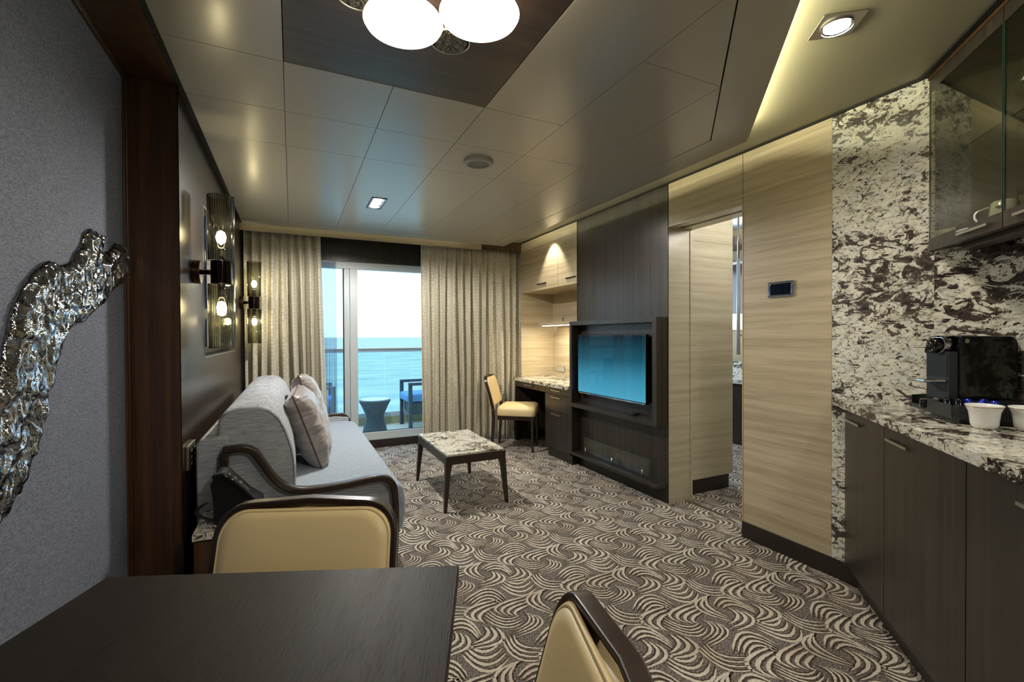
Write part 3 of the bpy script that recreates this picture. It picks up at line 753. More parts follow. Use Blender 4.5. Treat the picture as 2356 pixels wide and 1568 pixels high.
# doors reach over the recess width seen in front
for y0, y1, hy in ((YD0+.002, 4.122, (3.78, 3.96)), (4.126, 4.668, (4.36, 4.56))):
    dd = bx('door', 'oak', 2.515, 2.535, y0, y1, 1.77, 2.262, cb, bevel=.0012)
    bx('handle', 'bronze', 2.503, 2.514, hy[0], hy[1], 1.832, 1.842, dd)
bx('end_filler', 'oak', 2.52, XB, 4.672, YD1, 1.775, 2.27, cb)
sh = thing('wall_shelf', (2.8, 4.4, 1.38), 'oak shelf with glass guard and light strip over the desk', 'shelf')
bx('board', 'oak', 2.66, XB, YD0, 4.80, 1.375, 1.412, sh, bevel=.002)
bx('light_strip', 'strip_glow', 2.675, 2.69, YD0+.02, 4.74, 1.368, 1.374, sh)
bx('glass_guard', 'clear_glass', 2.70, 2.705, 4.28, 4.70, 1.425, 1.49, sh)
bx('glass_guard', 'clear_glass', 2.70, 2.705, YD0+.02, 4.24, 1.425, 1.49, sh)
for y in (4.62, 4.30):
    bm = B(); cyl(bm, (2.69, y, 1.405), (2.69, y, 1.46), .008, n=14); obj('standoff', bm, 'chrome', sh, smooth=True)
add_light('shelf_light', 'AREA', (2.70, 4.27, 1.366), 6, (1, .88, .68), .03, rot=(0, 0, 0), sy=.95)
so = thing('wall_socket', (XB, 4.8, .85), 'pale triple socket plate above the granite desk top', 'socket')
bx('plate', 'nickel', XB-.008, XB, 4.70, 4.89, .815, .88, so, bevel=.002)
for k in range(3): bx('module', 'white_plastic', XB-.011, XB-.008, 4.707+k*.06, 4.763+k*.06, .82, .875, so, bevel=.001)
dk = thing('desk', (2.7, 4.4, 0), 'dark veneered desk with drawers and a granite top', 'desk')
bx('worktop', 'granite_top', 2.40, XB, YD0-.02, 4.979, .725, .762, dk, bevel=.003)
bx('carcass', 'dark_veneer', 2.452, XB, YD0, 4.255, .09, .725, dk)
bx('plinth', 'skirting', 2.44, XB, YD0-.02, 4.20, 0, .09, dk)
bx('side_panel', 'dark_veneer', 2.43, XB, 4.962, 4.985, 0, .725, dk)
bx('rail_panel', 'dark_veneer', 2.46, XB, 4.255, 4.962, .655, .725, dk)
for y0, y1, z0, z1, hy in ((3.77, 4.252, .655, .722, (3.93, 4.11)), (3.77, 4.252, .48, .651, (3.93, 4.11)), (3.77, 4.252, .092, .476, (3.93, 4.11)), (4.256, 4.962, .655, .722, (4.53, 4.71))):
    dd = bx('drawer', 'dark_veneer', 2.43, 2.45, y0, y1, z0, z1, dk, bevel=.001)
    zc = z1-.028
    bm = B(); box(bm, 2.412, 2.418, hy[0], hy[1], zc-.004, zc+.004); box(bm, 2.418, 2.43, hy[0], hy[0]+.008, zc-.004, zc+.004); box(bm, 2.418, 2.43, hy[1]-.008, hy[1], zc-.004, zc+.004)
    obj('handle', bm, 'nickel', dd)

# ------------------------------------------------------------------ far wall, sliding door, curtains
fw = thing('wall_far', (1, 5.36, 0), 'dark timber valance wall over the balcony door', kind='structure')
bx('valance', 'dark_veneer', XL, 2.72, 5.335, 5.42, 2.083, ZH, fw)
bx('side_post', 'dark_veneer', XL, -.2, 5.36, 5.46, 0, 2.083, fw)
bx('side_post', 'dark_veneer', 2.45, 3.2, 5.36, 5.46, 0, ZH, fw)
bx('fascia', 'oak', XL, 2.0, 4.975, 4.99, 2.262, ZH, fw)  # paler wood paints in the cove light on this dark board
bx('fascia', 'walnut', 2.0, 2.52, 4.975, 4.99, 2.262, ZH, fw)  # same board, kept dark where the cove light does not reach
sbx('baseboard_far', 'skirting', XL, 2.72, 5.325, 5.36, 0, .09)
sd = thing('window_1', (.9, 5.38, 0), 'pale aluminium sliding balcony door', kind='structure')
bx('track_rail', 'white_aluminium', -.2, 2.45, 5.33, 5.45, .09, .112, sd)
bx('bottom_rail', 'white_aluminium', .52, 2.45, 5.35, 5.40, .112, .172, sd, bevel=.002)
bx('top_rail', 'white_aluminium', -.2, 2.45, 5.35, 5.42, 2.008, 2.083, sd)
bx('stile', 'white_aluminium', .58, .660, 5.35, 5.40, .172, 2.008, sd, bevel=.003)
bx('stile', 'white_aluminium', .519, .576, 5.365, 5.43, .112, 2.04, sd, bevel=.003)
bx('bottom_rail', 'white_aluminium', -.2, .519, 5.38, 5.43, .112, .172, sd)
bx('stile', 'white_aluminium', 2.3, 2.45, 5.35, 5.42, .172, 2.01, sd)
bx('gasket', 'rubber', .510, .519, 5.37, 5.42, .172, 2.008, sd)
bx('gasket', 'rubber', .66, 2.3, 5.372, 5.378, .168, .178, sd)
bx('glass_pane', 'door_glass', .66, 2.3, 5.372, 5.378, .172, 2.01, sd)
bx('glass_pane', 'door_glass', -.2, .512, 5.40, 5.406, .172, 2.01, sd)

def curtain(name, x0, x1, y, z0, z1, amp, waves, label, mat='curtain_cloth', seed=1, th=.0, spread=0.0, rings=None):
    rnd = random.Random(seed); bm = B(); uv = bm.loops.layers.uv.new('UVMap')
    nu, nv = waves*16, 26; ph = [rnd.uniform(-.5, .5) for _ in range(waves+2)]; am = [rnd.uniform(.55, 1.25) for _ in range(waves+2)]
    grid = []; L = [0]
    for i in range(nu+1):
        row = []
        s = i/nu*waves
        for j in range(nv+1):
            t = j/nv   # 0 top .. 1 bottom
            k = int(s); f = s-k
            a0 = am[k]*(1-f)+am[min(k+1, waves+1)]*f; p0 = ph[k]*(1-f)+ph[min(k+1, waves+1)]*f
            pinch = 1 if t > .03 else .75
            fold = math.sin(2*pi*s+p0*1.6+t*p0*1.2)
            fold = math.copysign(abs(fold)**.8, fold)
            w = amp*a0*(.55+.6*min(1, t*1.6))*pinch
            yy = y+w*fold+.25*w*sin(4*pi*s+t*3+p0)
            if t < .035: yy += .006*sin(2*pi*s*3)
            xx = x0+(x1-x0)*i/nu+.012*sin(2*pi*s*2+1)*t+.02*sin(s*1.3+t*2.2)*t*(1 if 0 < i < nu else 0)+spread*t*(i/nu)
            row.append(bm.verts.new((xx, yy, z1+(z0-z1)*t)))
        grid.append(row)
    for i in range(1, nu+1): L.append(L[-1]+(grid[i][nv//2].co-grid[i-1][nv//2].co).length)
    for i in range(nu):
        for j in range(nv):
            f_ = bm.faces.new((grid[i][j], grid[i+1][j], grid[i+1][j+1], grid[i][j+1]))
            for lp, (a, c_) in zip(f_.loops, ((i, j), (i+1, j), (i+1, j+1), (i, j+1))):
                lp[uv].uv = (L[a], (z1-z0)*(1-c_/nv))
    me = bpy.data.meshes.new(name); bm.to_mesh(me); bm.free(); me.materials.append(MATS[mat])
    for p in me.polygons: p.use_smooth = True
    o = bpy.data.objects.new(name, me); COL.objects.link(o)
    if th:
        md = o.modifiers.new('solid', 'SOLIDIFY'); md.thickness = th
    return tag(o, label, 'curtain')
curtain('curtain', -.415, .265, 5.075, .012, 2.30, .046, 8, 'patterned beige curtain at the left of the balcony door', seed=4, th=.003, spread=.06)
curtain('curtain', 1.305, 2.60, 5.075, .012, 2.30, .042, 13, 'patterned beige curtain at the right of the balcony door', seed=9, th=.003, spread=-.02)
curtain('sheer_curtain', .24, .43, 5.26, .03, 2.06, .022, 4, 'grey sheer curtain gathered at the left balcony pane', 'sheer_cloth', seed=3)
bm = B(); box(bm, XL, 2.6, 5.03, 5.12, 2.305, 2.325); tag(obj('curtain_track', bm, 'white_aluminium'), 'white curtain track behind the top fascia', 'track')

# ------------------------------------------------------------------ balcony and sea
sbx('balcony_floor', 'deck', -1.5, 4.2, 5.46, 6.9, -.08, 0)
sbx('balcony_kerb', 'kerb', -1.5, 4.2, 6.72, 6.80, 0, .105)
rl = thing('balcony_railing', (.9, 6.76, 0), 'glass balustrade with teak handrail facing the sea', 'railing')
bx('handrail', 'rail_teak', -1.5, 4.2, 6.72, 6.80, 1.07, 1.092, rl, bevel=.008)
bx('bottom_channel', 'white_aluminium', -1.5, 4.2, 6.735, 6.785, .105, .17, rl)
bx('top_channel', 'white_aluminium', -1.5, 4.2, 6.745, 6.775, 1.035, 1.07, rl)
for x0 in (-1.4, -.1, 1.2, 2.5): bx('glass_pane', 'rail_glass', x0, x0+1.294, 6.755, 6.765, .17, 1.035, rl)
bm = B(); s_ = 40000; vs = [bm.verts.new(p) for p in ((-s_, 8, -22), (s_, 8, -22), (s_, 50000, -22), (-s_, 50000, -22))]; bm.faces.new(vs)
tag(obj('sea', bm, 'sea_water'), 'calm turquoise sea beyond the balcony rail', 'sea', kind='stuff')

def wicker_chair(loc, rotz, label):
    o = thing('balcony_chair', loc, label, 'chair', rotz, 'wicker chairs on the balcony')
    def p(name, x0, x1, y0, y1, z0, z1, mat='wicker', bev=.008):
        bm = B(); box(bm, x0, x1, y0, y1, z0, z1); return obj(name, bm, mat, o, bevel=bev, local=True)
    for y in (-.27, .27):
        p('leg', -.30, -.25, y-.025, y+.025, 0, .60); p('leg', .25, .30, y-.025, y+.025, 0, .60)
        p('armrest', -.30, .30, y-.03, y+.03, .60, .64)
    p('seat_frame', -.25, .25, -.245, .245, .20, .36)
    p('backrest', .24, .29, -.245, .245, .36, .86)
    p('cushion', -.31, .22, -.235, .235, .365, .48, 'cushion_blue', .03)
    return o
wicker_chair((1.69, 6.36, 0), 0, 'woven grey balcony armchair with blue cushion at the right of the door')
wicker_chair((.18, 6.36, 0), pi, 'woven grey balcony armchair with blue cushion behind the sheer curtain')
st = thing('balcony_stool', (.985, 6.28, 0), 'round woven hourglass side table on the balcony', 'side table')
bm = B(); R_ = lathe(bm, [(.155, 0), (.15, .04), (.115, .17), (.118, .22), (.17, .34), (.2, .395), (.205, .41), (.19, .42)], (.985, 6.28, 0), 40); cap(bm, R_[-1]); cap(bm, R_[0], True)
obj('body', bm, 'wicker', st, smooth=True)
bm = B(); cyl(bm, (.985, 6.28, .418), (.985, 6.28, .428), .185, n=40); obj('glass_top', bm, 'white_aluminium', st)

# ------------------------------------------------------------------ wall lamps
def sconce(y, label):
    x = -.316; o = thing('wall_lamp', (XL, y, 1.52), label, 'wall lamp', 0, 'ribbed glass wall lamps')
    bm = B(); cyl(bm, (XL, y+.02, 1.576), (XL+.032, y+.02, 1.576), .058, n=36); obj('wall_plate', bm, 'bronze', o, bevel=.003)
    bm = B(); cyl(bm, (XL+.03, y+.02, 1.576), (x, y, 1.576), .013, n=16); obj('stem', bm, 'bronze', o, smooth=True)
    bm = B(); cyl(bm, (x, y, 1.518), (x, y, 1.632), .046, n=36); obj('body', bm, 'black_chrome', o, bevel=.004)
    for z0, z1, zb, s in ((1.634, 1.955, 1.75, 1), (1.198, 1.516, 1.40, -1)):
        bm = B()
        A = lathe(bm, [(.055, z0), (.0575, z1)], (x, y, 0), 34*6, .034, 34)
        C = lathe(bm, [(.050, z0), (.0525, z1)], (x, y, 0), 34*6)
        for i in range(34*6):
            for r1, r2 in ((A[0], C[0]), (A[1], C[1])):
                j = (i+1) % (34*6); bm.faces.new((r1[i], r1[j], r2[j], r2[i]))
        g = obj('ribbed_shade', bm, 'smoked_glass', o, smooth=True)
        bm = B(); R_ = lathe(bm, [(.002, zb-.034), (.016, zb-.026), (.023, zb), (.016, zb+.026), (.002, zb+.034)], (x, y, 0), 16)
        obj('bulb', bm, 'bulb_glow', o, smooth=True)
        zz = (z0, zb-.03) if s > 0 else (zb+.03, z1)
        bm = B(); cyl(bm, (x, y, zz[0]), (x, y, zz[1]), .017, n=20); obj('socket', bm, 'chrome', o, smooth=True)
    return o
sconce(2.69, 'nearer ribbed smoked glass wall lamp beside the walnut post')
sconce(4.89, 'farther ribbed smoked glass wall lamp next to the curtain')
# chrome keypad by the sofa
kp = thing('wall_keypad', (XL, 2.53, .71), 'chrome framed keypad on the wall behind the sofa end', 'switch')
bx('plate', 'nickel', XL, XL+.014, 2.47, 2.63, .655, .765, kp, bevel=.003)
for k in range(2): bx('key_strip', 'charcoal_plastic', XL+.014, XL+.017, 2.485+k*.07, 2.545+k*.07, .665, .755, kp, bevel=.001)
for k in range(2):
    for q in range(3): bx('key', 'white_plastic', XL+.017, XL+.018, 2.505+k*.07, 2.525+k*.07, .675+q*.028, .687+q*.028, kp)

# ------------------------------------------------------------------ ceiling fittings
ol = thing('downlight', (.605, 3.71, ZM), 'triple rectangular recessed spotlight over the coffee table', 'ceiling light')
bm = B(); box(bm, .548, .662, 3.555, 3.565, ZM-.004, ZM+.001); box(bm, .548, .662, 3.855, 3.865, ZM-.004, ZM+.001); box(bm, .548, .556, 3.565, 3.855, ZM-.004, ZM+.001); box(bm, .654, .662, 3.565, 3.855, ZM-.004, ZM+.001)
obj('trim', bm, 'charcoal_plastic', ol)
for k in range(3):
    bm = B(); cyl(bm, (.605, 3.615+.095*k, ZM-.004), (.605, 3.615+.095*k, ZM), .031, n=24); obj('lens', bm, 'spot_glow', ol)
for (cx, cy, z, lab) in ((1.8, 1.0, ZH, 'square recessed spotlight in the ceiling by the kitchenette'),):
    q = thing('downlight', (cx, cy, z), lab, 'ceiling light', radians(-38))
    bm = B(); box(bm, -.07, .07, -.07, .07, -.005, 0); obj('square_plate', bm, 'brushed_steel', q, bevel=.001, local=True)
    bm = B(); R_ = lathe(bm, [(.052, -.012), (.052, -.004), (.042, -.006)], n=32); obj('ring', bm, 'chrome', q, smooth=True, local=True)
    bm = B(); cyl(bm, (0, 0, -.009), (0, 0, -.004), .042, n=28); obj('lens', bm, 'spot_glow', q, local=True)
q = thing('downlight', (2.34, 4.27, ZH), 'tiny bright spotlight in front of the desk cabinet', 'ceiling light')
bm = B(); cyl(bm, (2.34, 4.27, ZH-.004), (2.34, 4.27, ZH), .03, n=24); obj('ring', bm, 'chrome', q)
bm = B(); cyl(bm, (2.34, 4.27, ZH-.007), (2.34, 4.27, ZH-.004), .016, n=20); obj('lens', bm, 'spot_glow', q)
q = thing('ceiling_speaker', (1.016, 2.57, ZM), 'round flush speaker in the ceiling panel', 'speaker')
bm = B(); R_ = lathe(bm, [(.088, 0), (.088, -.012), (.08, -.02), (.066, -.02), (.064, -.012)], (1.016, 2.57, ZM), 48); obj('rim', bm, 'white_plastic', q, smooth=True)
bm = B(); cyl(bm, (1.016, 2.57, ZM-.014), (1.016, 2.57, ZM-.002), .066, n=48); obj('grille', bm, 'grey_plastic', q)
for cx, cy, lab in ((.515, 1.565, 'crinkled glass disc inset in the dark ceiling behind the lamp'), (.19, 1.47, 'second glass disc in the dark ceiling at the top edge')):
    q = thing('ceiling_disc', (cx, cy, ZM), lab, 'ceiling ornament')
    bm = B(); R_ = lathe(bm, [(.070, 0), (.070, -.010), (.066, -.012), (.064, -.008)], (cx, cy, ZM+.002), 40); obj('rim', bm, 'nickel', q, smooth=True)
    bm = B(); cyl(bm, (cx, cy, ZM-.012), (cx, cy, ZM), .056, n=40); obj('glass', bm, 'crinkled_glass', q)
cl = thing('ceiling_lamp', (.38, 1.25, ZM), 'cluster ceiling lamp of round glowing opal discs', 'ceiling light')
bm = B(); cyl(bm, (.36, 1.22, 2.27), (.36, 1.22, ZM), .13, n=40); obj('ceiling_plate', bm, 'bronze', cl, bevel=.002)
for cx, cy, z in ((.312, 1.398, 2.2), (.507, 1.268, 2.2), (.30, 1.16, 2.225), (.50, 1.02, 2.2)):
    bm = B(); prof = [(.001, -.022), (.06, -.0215), (.095, -.018), (.112, -.010), (.118, 0), (.112, .012), (.095, .020), (.001, .022)]
    R_ = lathe(bm, prof, (cx, cy, z), 56); dsc = obj('opal_disc', bm, 'lamp_glow', cl, smooth=True)
    bm = B(); cyl(bm, (cx, cy, z+.02), (cx, cy, ZM), .006, n=10); obj('rod', bm, 'bronze', dsc)
    
# ------------------------------------------------------------------ sofa
SY0, SY1 = 2.47, 4.55
def mx_extrude(name, pts_xz, y0, y1, mat, parent, bev=.02, seg=3):
    bm = B(); extrude_poly(bm, [(x, y0, z) for x, z in pts_xz], (0, y1-y0, 0)); return obj(name, bm, mat, parent, bevel=bev, seg=seg)
sf = thing('sofa', (.1, 3.5, 0), 'grey upholstered sofa with curved walnut arm frames', 'sofa')
mx_extrude('seat', [(-.25, .20), (.50, .20), (.535, .23), (.548, .33), (.54, .43), (.515, .458), (.44, .470), (-.25, .470)], SY0, SY1, 'sofa_cloth_seat', sf, .022)
mx_extrude('base', [(-.36, .08), (.48, .08), (.48, .20), (-.36, .20)], SY0+.02, SY1-.02, 'sofa_cloth', sf, .01)
mx_extrude('back_frame', [(-.395, .10), (-.27, .10), (-.27, .795), (-.375, .795), (-.395, .77)], SY0-.01, SY1+.01, 'sofa_cloth', sf, .012)
mx_extrude('side_panel', [(-.27, .10), (.47, .10), (.47, .50), (.36, .515), (.1, .50), (-.04, .53), (-.14, .65), (-.2, .735), (-.27, .745)], SY0-.008, SY0+.02, 'sofa_cloth', sf, .006)
mx_extrude('side_panel', [(-.27, .10), (.47, .10), (.47, .50), (.36, .515), (.1, .50), (-.04, .53), (-.14, .65), (-.2, .735), (-.27, .745)], SY1-.02, SY1+.008, 'sofa_cloth', sf, .006)
bprof = [(-.31, .60), (-.318, .80), (-.312, .87), (-.29, .905), (-.23, .922), (-.15, .922), (-.10, .905), (-.06, .865), (-.025, .79), (.0, .70), (.012, .60), (.01, .50), (-.01, .474), (-.20, .474), (-.30, .50)]
for y0, y1 in ((SY0+.02, 3.505), (3.515, SY1-.02)):
    c_ = mx_extrude('back_cushion', bprof, y0, y1, 'sofa_cloth', sf, .02)
    pts = smooth_path([(-.31, y0+.004, .885), (-.23, y0+.004, .903), (-.15, y0+.004, .903), (-.10, y0+.003, .888), (-.06, y0, .845), (-.03, y0, .77), (-.006, y0, .68), (.002, y0, .58), (.0, y0, .50)], 5)
    bm = B(); tube(bm, [(x, y-.001, z) for x, y, z in pts], .0018, 6); obj('piping', bm, 'thread', c_)
armp = smooth_path([(-.285, 2.43, .742), (-.25, 2.43, .744), (-.205, 2.43, .742), (-.165, 2.43, .722), (-.135, 2.43, .675), (-.09, 2.43, .60), (-.04, 2.43, .545), (.03, 2.43, .514), (.12, 2.43, .508), (.24, 2.43, .512), (.35, 2.43, .522), (.42, 2.43, .520), (.462, 2.43, .490), (.478, 2.43, .43), (.482, 2.43, .30), (.476, 2.43, .15), (.468, 2.43, 0)], 6)
legp = [(-.283, 2.43, .73), (-.283, 2.43, .4), (-.29, 2.43, 0)]
for ya in (0, 4.585-2.43):
    bm = B(); sweep(bm, [(p[0], p[1]+ya, p[2]) for p in armp], .045, .034, (0, 1, 0)); obj('arm_frame', bm, 'frame_walnut', sf, bevel=.003)
    bm = B(); sweep(bm, [(p[0], p[1]+ya, p[2]) for p in legp], .045, .034, (0, 1, 0)); obj('leg', bm, 'frame_walnut', sf, bevel=.003)

def pillow(cx, cy, cz, size, rot, label):
    o = thing('cushion', (cx, cy, cz), label, 'cushion', 0, 'satin cushions on the sofa')
    o.rotation_euler = rot
    n = 30; bm = B(); top = []; bot = []; rnd = random.Random(int(cy*100))
    def pt(i, j, s):
        u, v = 2*i/n-1, 2*j/n-1
        k = ((1-u**4)*(1-v**4)); k = max(k, 0)**.5
        sh_ = 1-.06*(u*u*(1-v*v)+v*v*(1-u*u))*1.0
        e = 1-k
        wr_ = noise.noise(Vector((u*5+cy, v*3, s*2)))*.010+noise.noise(Vector((u*3, v*12+cy, s)))*.012*(e**.7)
        ridge = abs(noise.noise(Vector((u*2.2+3*cy, v*7, s))))*.012
        return (s*(.092*k+(wr_+ridge)*min(1, k*3)), u*size/2*(1-.035*(1-v*v)), v*size/2*(1-.035*(1-u*u)))
    for s, store in ((1, top), (-1, bot)):
        for i in range(n+1): store.append([None]*(n+1))
        for i in range(n+1):
            for j in range(n+1):
                if s < 0 and (i in (0, n) or j in (0, n)): store[i][j] = top[i][j]
                else: store[i][j] = bm.verts.new(pt(i, j, s))
        for i in range(n):
            for j in range(n): bm.faces.new((store[i][j], store[i+1][j], store[i+1][j+1], store[i][j+1]))
    edge = [top[i][0].co.copy() for i in range(n)]+[top[n][j].co.copy() for j in range(n)]+[top[n-i][n].co.copy() for i in range(n)]+[top[0][n-j].co.copy() for j in range(n)]
    body = obj('cover', bm, 'satin', o, smooth=True, local=True)
    bm = B(); tube(bm, edge, .0045, 6, close=True); obj('piping', bm, 'satin_piping', o, smooth=True, local=True)
    return o
pillow(.092, 3.17, .70, .475, (radians(3), radians(-19), radians(-5)), 'nearer satin taupe cushion leaning on the sofa back')
pillow(.115, 3.66, .742, .50, (radians(-3), radians(-16), radians(-2)), 'farther satin taupe cushion behind the nearer one')

# ------------------------------------------------------------------ end table and telephone
et = thing('end_table', (-.23, 2.22, 0), 'small walnut end table with granite top beside the sofa', 'side table')
bx('body', 'walnut', -.345, -.0, 2.09, 2.38, .05, .468, et, bevel=.002)
bx('granite_top', 'granite_table', -.35, .005, 2.085, 2.385, .475, .50, et, bevel=.002)
bx('plinth', 'skirting', -.33, -.02, 2.11, 2.36, 0, .05, et)
bm = B(); tube(bm, smooth_path([(-.42, 2.30, .30), (-.425, 2.26, .22), (-.40, 2.20, .14), (-.42, 2.14, .05), (-.42, 2.2, .008)]), .004, 6)
tag(obj('lamp_cable', bm, 'rubber'), 'black cable hanging between the wall and the end table', 'cable')
ph = thing('telephone', (-.21, 2.24, .50), 'black desk telephone with coiled cord on the end table', 'telephone')
bm = B()   # wedge body
extrude_poly(bm, [(-.29, 2.16, .50), (-.12, 2.16, .50), (-.12, 2.16, .56), (-.17, 2.16, .60), (-.245, 2.16, .69), (-.28, 2.16, .70), (-.30, 2.16, .66), (-.29, 2.16, .58)], (0, .15, 0))
obj('base', bm, 'black_plastic', ph, bevel=.008)
bm = B(); sweep(bm, smooth_path([(-.285, 2.145, .695), (-.25, 2.135, .70), (-.20, 2.132, .655), (-.15, 2.135, .595), (-.125, 2.145, .555)], 5), .04, .026, (0, 1, 0), taper=lambda t: 1.15-.45*sin(pi*t)); obj('handset', bm, 'black_gloss', ph, bevel=.004)
bm = B(); sweep(bm, [(-.265, 2.19, .70), (-.17, 2.19, .612)], .07, .004, (0, 1, 0)); obj('keypad', bm, 'charcoal_plastic', ph)
for r in range(3):
    for c_ in range(3):
        t = .25+r*.22; bm = B(); x, z = -.265+.095*t, .705-.088*t
        box(bm, x-.006, x+.006, 2.165+c_*.022, 2.178+c_*.022, z-.002, z+.005); obj('key', bm, 'grey_plastic', ph)
pts = []
for i in range(150):
    t = i/149; a = pi*1.25*t
    cx, cz = -.31-.035*sin(a), .60-.085*t-.0
    pts.append((cx+.007*cos(i*1.05), 2.14+.02*t+.007*sin(i*1.05), cz))
bm = B(); tube(bm, pts, .0022, 5); obj('coiled_cord', bm, 'rubber', ph, smooth=True)

# ------------------------------------------------------------------ coffee table
ct = thing('coffee_table', (1.21, 3.54, 0), 'low walnut coffee table with a granite top', 'table')
bx('granite_top', 'granite_table', .985, 1.437, 3.135, 3.93, .392, .408, ct, bevel=.002)
bx('apron', 'frame_walnut', 1.03, 1.392, 3.128, 3.148, .335, .392, ct)
bx('apron', 'frame_walnut', 1.03, 1.392, 3.917, 3.937, .335, .392, ct)
bx('apron', 'frame_walnut', .978, .998, 3.18, 3.885, .335, .392, ct)
bx('apron', 'frame_walnut', 1.424, 1.444, 3.18, 3.885, .335, .392, ct)
for sx in (-1, 1):
    for sy in (-1, 1):
        bm = B(); tx_, ty_ = 1.211+sx*.233, 3.5325+sy*.4045; bx_, by_ = 1.211+sx*.252, 3.5325+sy*.412
        def ring(x, y, w, z): return [bm.verts.new((x-sx*w if a else x, y-sy*w if c_ else y, z)) for a, c_ in ((0, 0), (1, 0), (1, 1), (0, 1))]
        rs = [ring(bx_, by_, .022, 0), ring((tx_*.3+bx_*.7)*1+0, (ty_*.3+by_*.7), .03, .12), ring(tx_*.8+bx_*.2, ty_*.8+by_*.2, .038, .28), ring(tx_*.93+bx_*.07, ty_*.93+by_*.07, .046, .325), ring(tx_, ty_, .053, .338), ring(tx_, ty_, .053, .391)]
        bm.faces.new(rs[0]); bm.faces.new(rs[-1])
        for A, C in zip(rs, rs[1:]):
            for k in range(4): bm.faces.new((A[k], A[(k+1) % 4], C[(k+1) % 4], C[k]))
        obj('leg', bm, 'frame_walnut', ct, bevel=.0015)

# ------------------------------------------------------------------ chairs
def make_chair(label):
    """local: sitter faces +y, back at y=-.22"""
    o = thing('dining_chair', (0, 0, 0), label, 'chair', 0, 'cream leather chairs')
    W = .225
    def lean(z):   # y of the back posts
        return -.215-.33*max(0, z-.42)**1.25-.05*max(0, .42-z)**1.0*1.3
    # frame of the back: rounded arch with posts
    arch = []
    for z in (.0, .12, .25, .38, .46, .54, .62, .70): arch.append((-W*(.93 if z < .3 else 1), lean(z), z))
    r = .075; zt = .810
    for k in range(7):
        a = pi-k/6*pi/2; arch.append((-W+r+r*cos(a), lean(zt-r+r*sin(a)), zt-r+r*sin(a)))
    arch2 = arch+[(0, lean(zt)-.012, zt+.006)]+[(-x, y, z) for x, y, z in arch[::-1]]
    # split: rail and two rear legs
    n = 8
    bm = B(); sweep_frame(bm, arch2[4:-4], .034, .016); obj('back_frame', bm, 'frame_walnut', o, bevel=.003, local=True)
    for s in (-1, 1):
        bm = B(); sweep(bm, [(s*abs(x), y, z) for x, y, z in arch[:5]], .03, .036, (1, 0, 0), taper=lambda t: .78+.22*t); obj('leg', bm, 'frame_walnut', o, bevel=.002, local=True)
        bm = B(); sweep(bm, [(s*.19, .205, 0), (s*.20, .205, .20), (s*.20, .205, .40)], .042, .042, (1, 0, 0), taper=lambda t: .58+.42*t); obj('leg', bm, 'frame_walnut', o, bevel=.002, local=True)
    # upholstered pad: rounded outline inside the frame, domed both sides
    wi, zb, zt2, rr = W-.0065, .50, zt-.0065, .069
    for s, nm in ((1, 'back_pad'), (-1, 'rear_pad')):
        outl = []
        for cx, cz, a0 in ((wi-rr, zt2-rr, 0), (-wi+rr, zt2-rr, pi/2), (-wi+.02, zb+.02, pi), (wi-.02, zb+.02, 1.5*pi)):
            r0 = rr if cz > .6 else .02
            for k in range(9): a = a0+k/8*pi/2; outl.append((cx+r0*cos(a), cz+r0*sin(a)))
        bm = B(); rings = []
        zc = (zb+zt2)/2
        for f, h in ((1, .004), (.99, .010), (.975, .0115), (.968, .009), (.955, .0125), (.85, .017), (.6, .020), (.25, .021)):
            ring_ = []
            for x, z in outl:
                sx_ = x*f if f < .96 else x-(1-f)*wi*(1 if x > 0 else -1)
                sz_ = zc+(z-zc)*f if f < .96 else z-(1-f)*wi*(1 if z > zc else -1)
                ring_.append(bm.verts.new((sx_, lean(sz_)+s*(h+.011), sz_)))
            rings.append(ring_)
        m_ = len(outl)
        for A, C in zip(rings, rings[1:]):
            for k in range(m_): bm.faces.new((A[k], A[(k+1) % m_], C[(k+1) % m_], C[k]))
        bm.faces.new(rings[-1]); bm.faces.new(rings[0])
        obj(nm, bm, 'cream_leather', o, smooth=True, local=True)
    # seat
    bm = B(); rings = []
    def sring(k, z):
        pts = [(-.20*k, -.19*k), (.20*k, -.19*k), (.235*k, .235*k), (-.235*k, .235*k)]
        out_ = []
        for i in range(4):
            a = Vector(pts[i]+(0,)); b_ = Vector(pts[(i+1) % 4]+(0,))
            for q in range(8):
                p_ = a.lerp(b_, q/8); r2 = .03; 
                if q == 0: p_ = p_*(1-.04)
                out_.append(bm.verts.new((p_.x, p_.y, z)))
        return out_
    for k, z in ((.97, .39), (1, .40), (1.0, .45), (.985, .465), (.93, .485), (.78, .498), (.5, .507), (.15, .51)): rings.append(sring(k, z))
    for A, C in zip(rings, rings[1:]):
        for k in range(32): bm.faces.new((A[k], A[(k+1) % 32], C[(k+1) % 32], C[k]))
    bm.faces.new(rings[0]); bm.faces.new(rings[-1])
    obj('seat', bm, 'cream_leather', o, smooth=True, local=True)
    bm = B(); box(bm, -.19, .19, -.18, .20, .345, .39); obj('seat_rail', bm, 'frame_walnut', o, local=True)
    return o
def sweep_frame(bm, path, depth, thick):
    """bar whose depth runs front-back (y) and thickness lies in the frame plane"""
    sweep(bm, path, depth, thick, (0, 1, 0))
ch = make_chair('cream leather desk chair drawn up to the desk')
# desk chair: heading from its back towards the desk
ang = atan2(-.58, .81)
ch.location = (2.262, 4.60, 0); ch.rotation_euler = (0, 0, ang-pi/2)
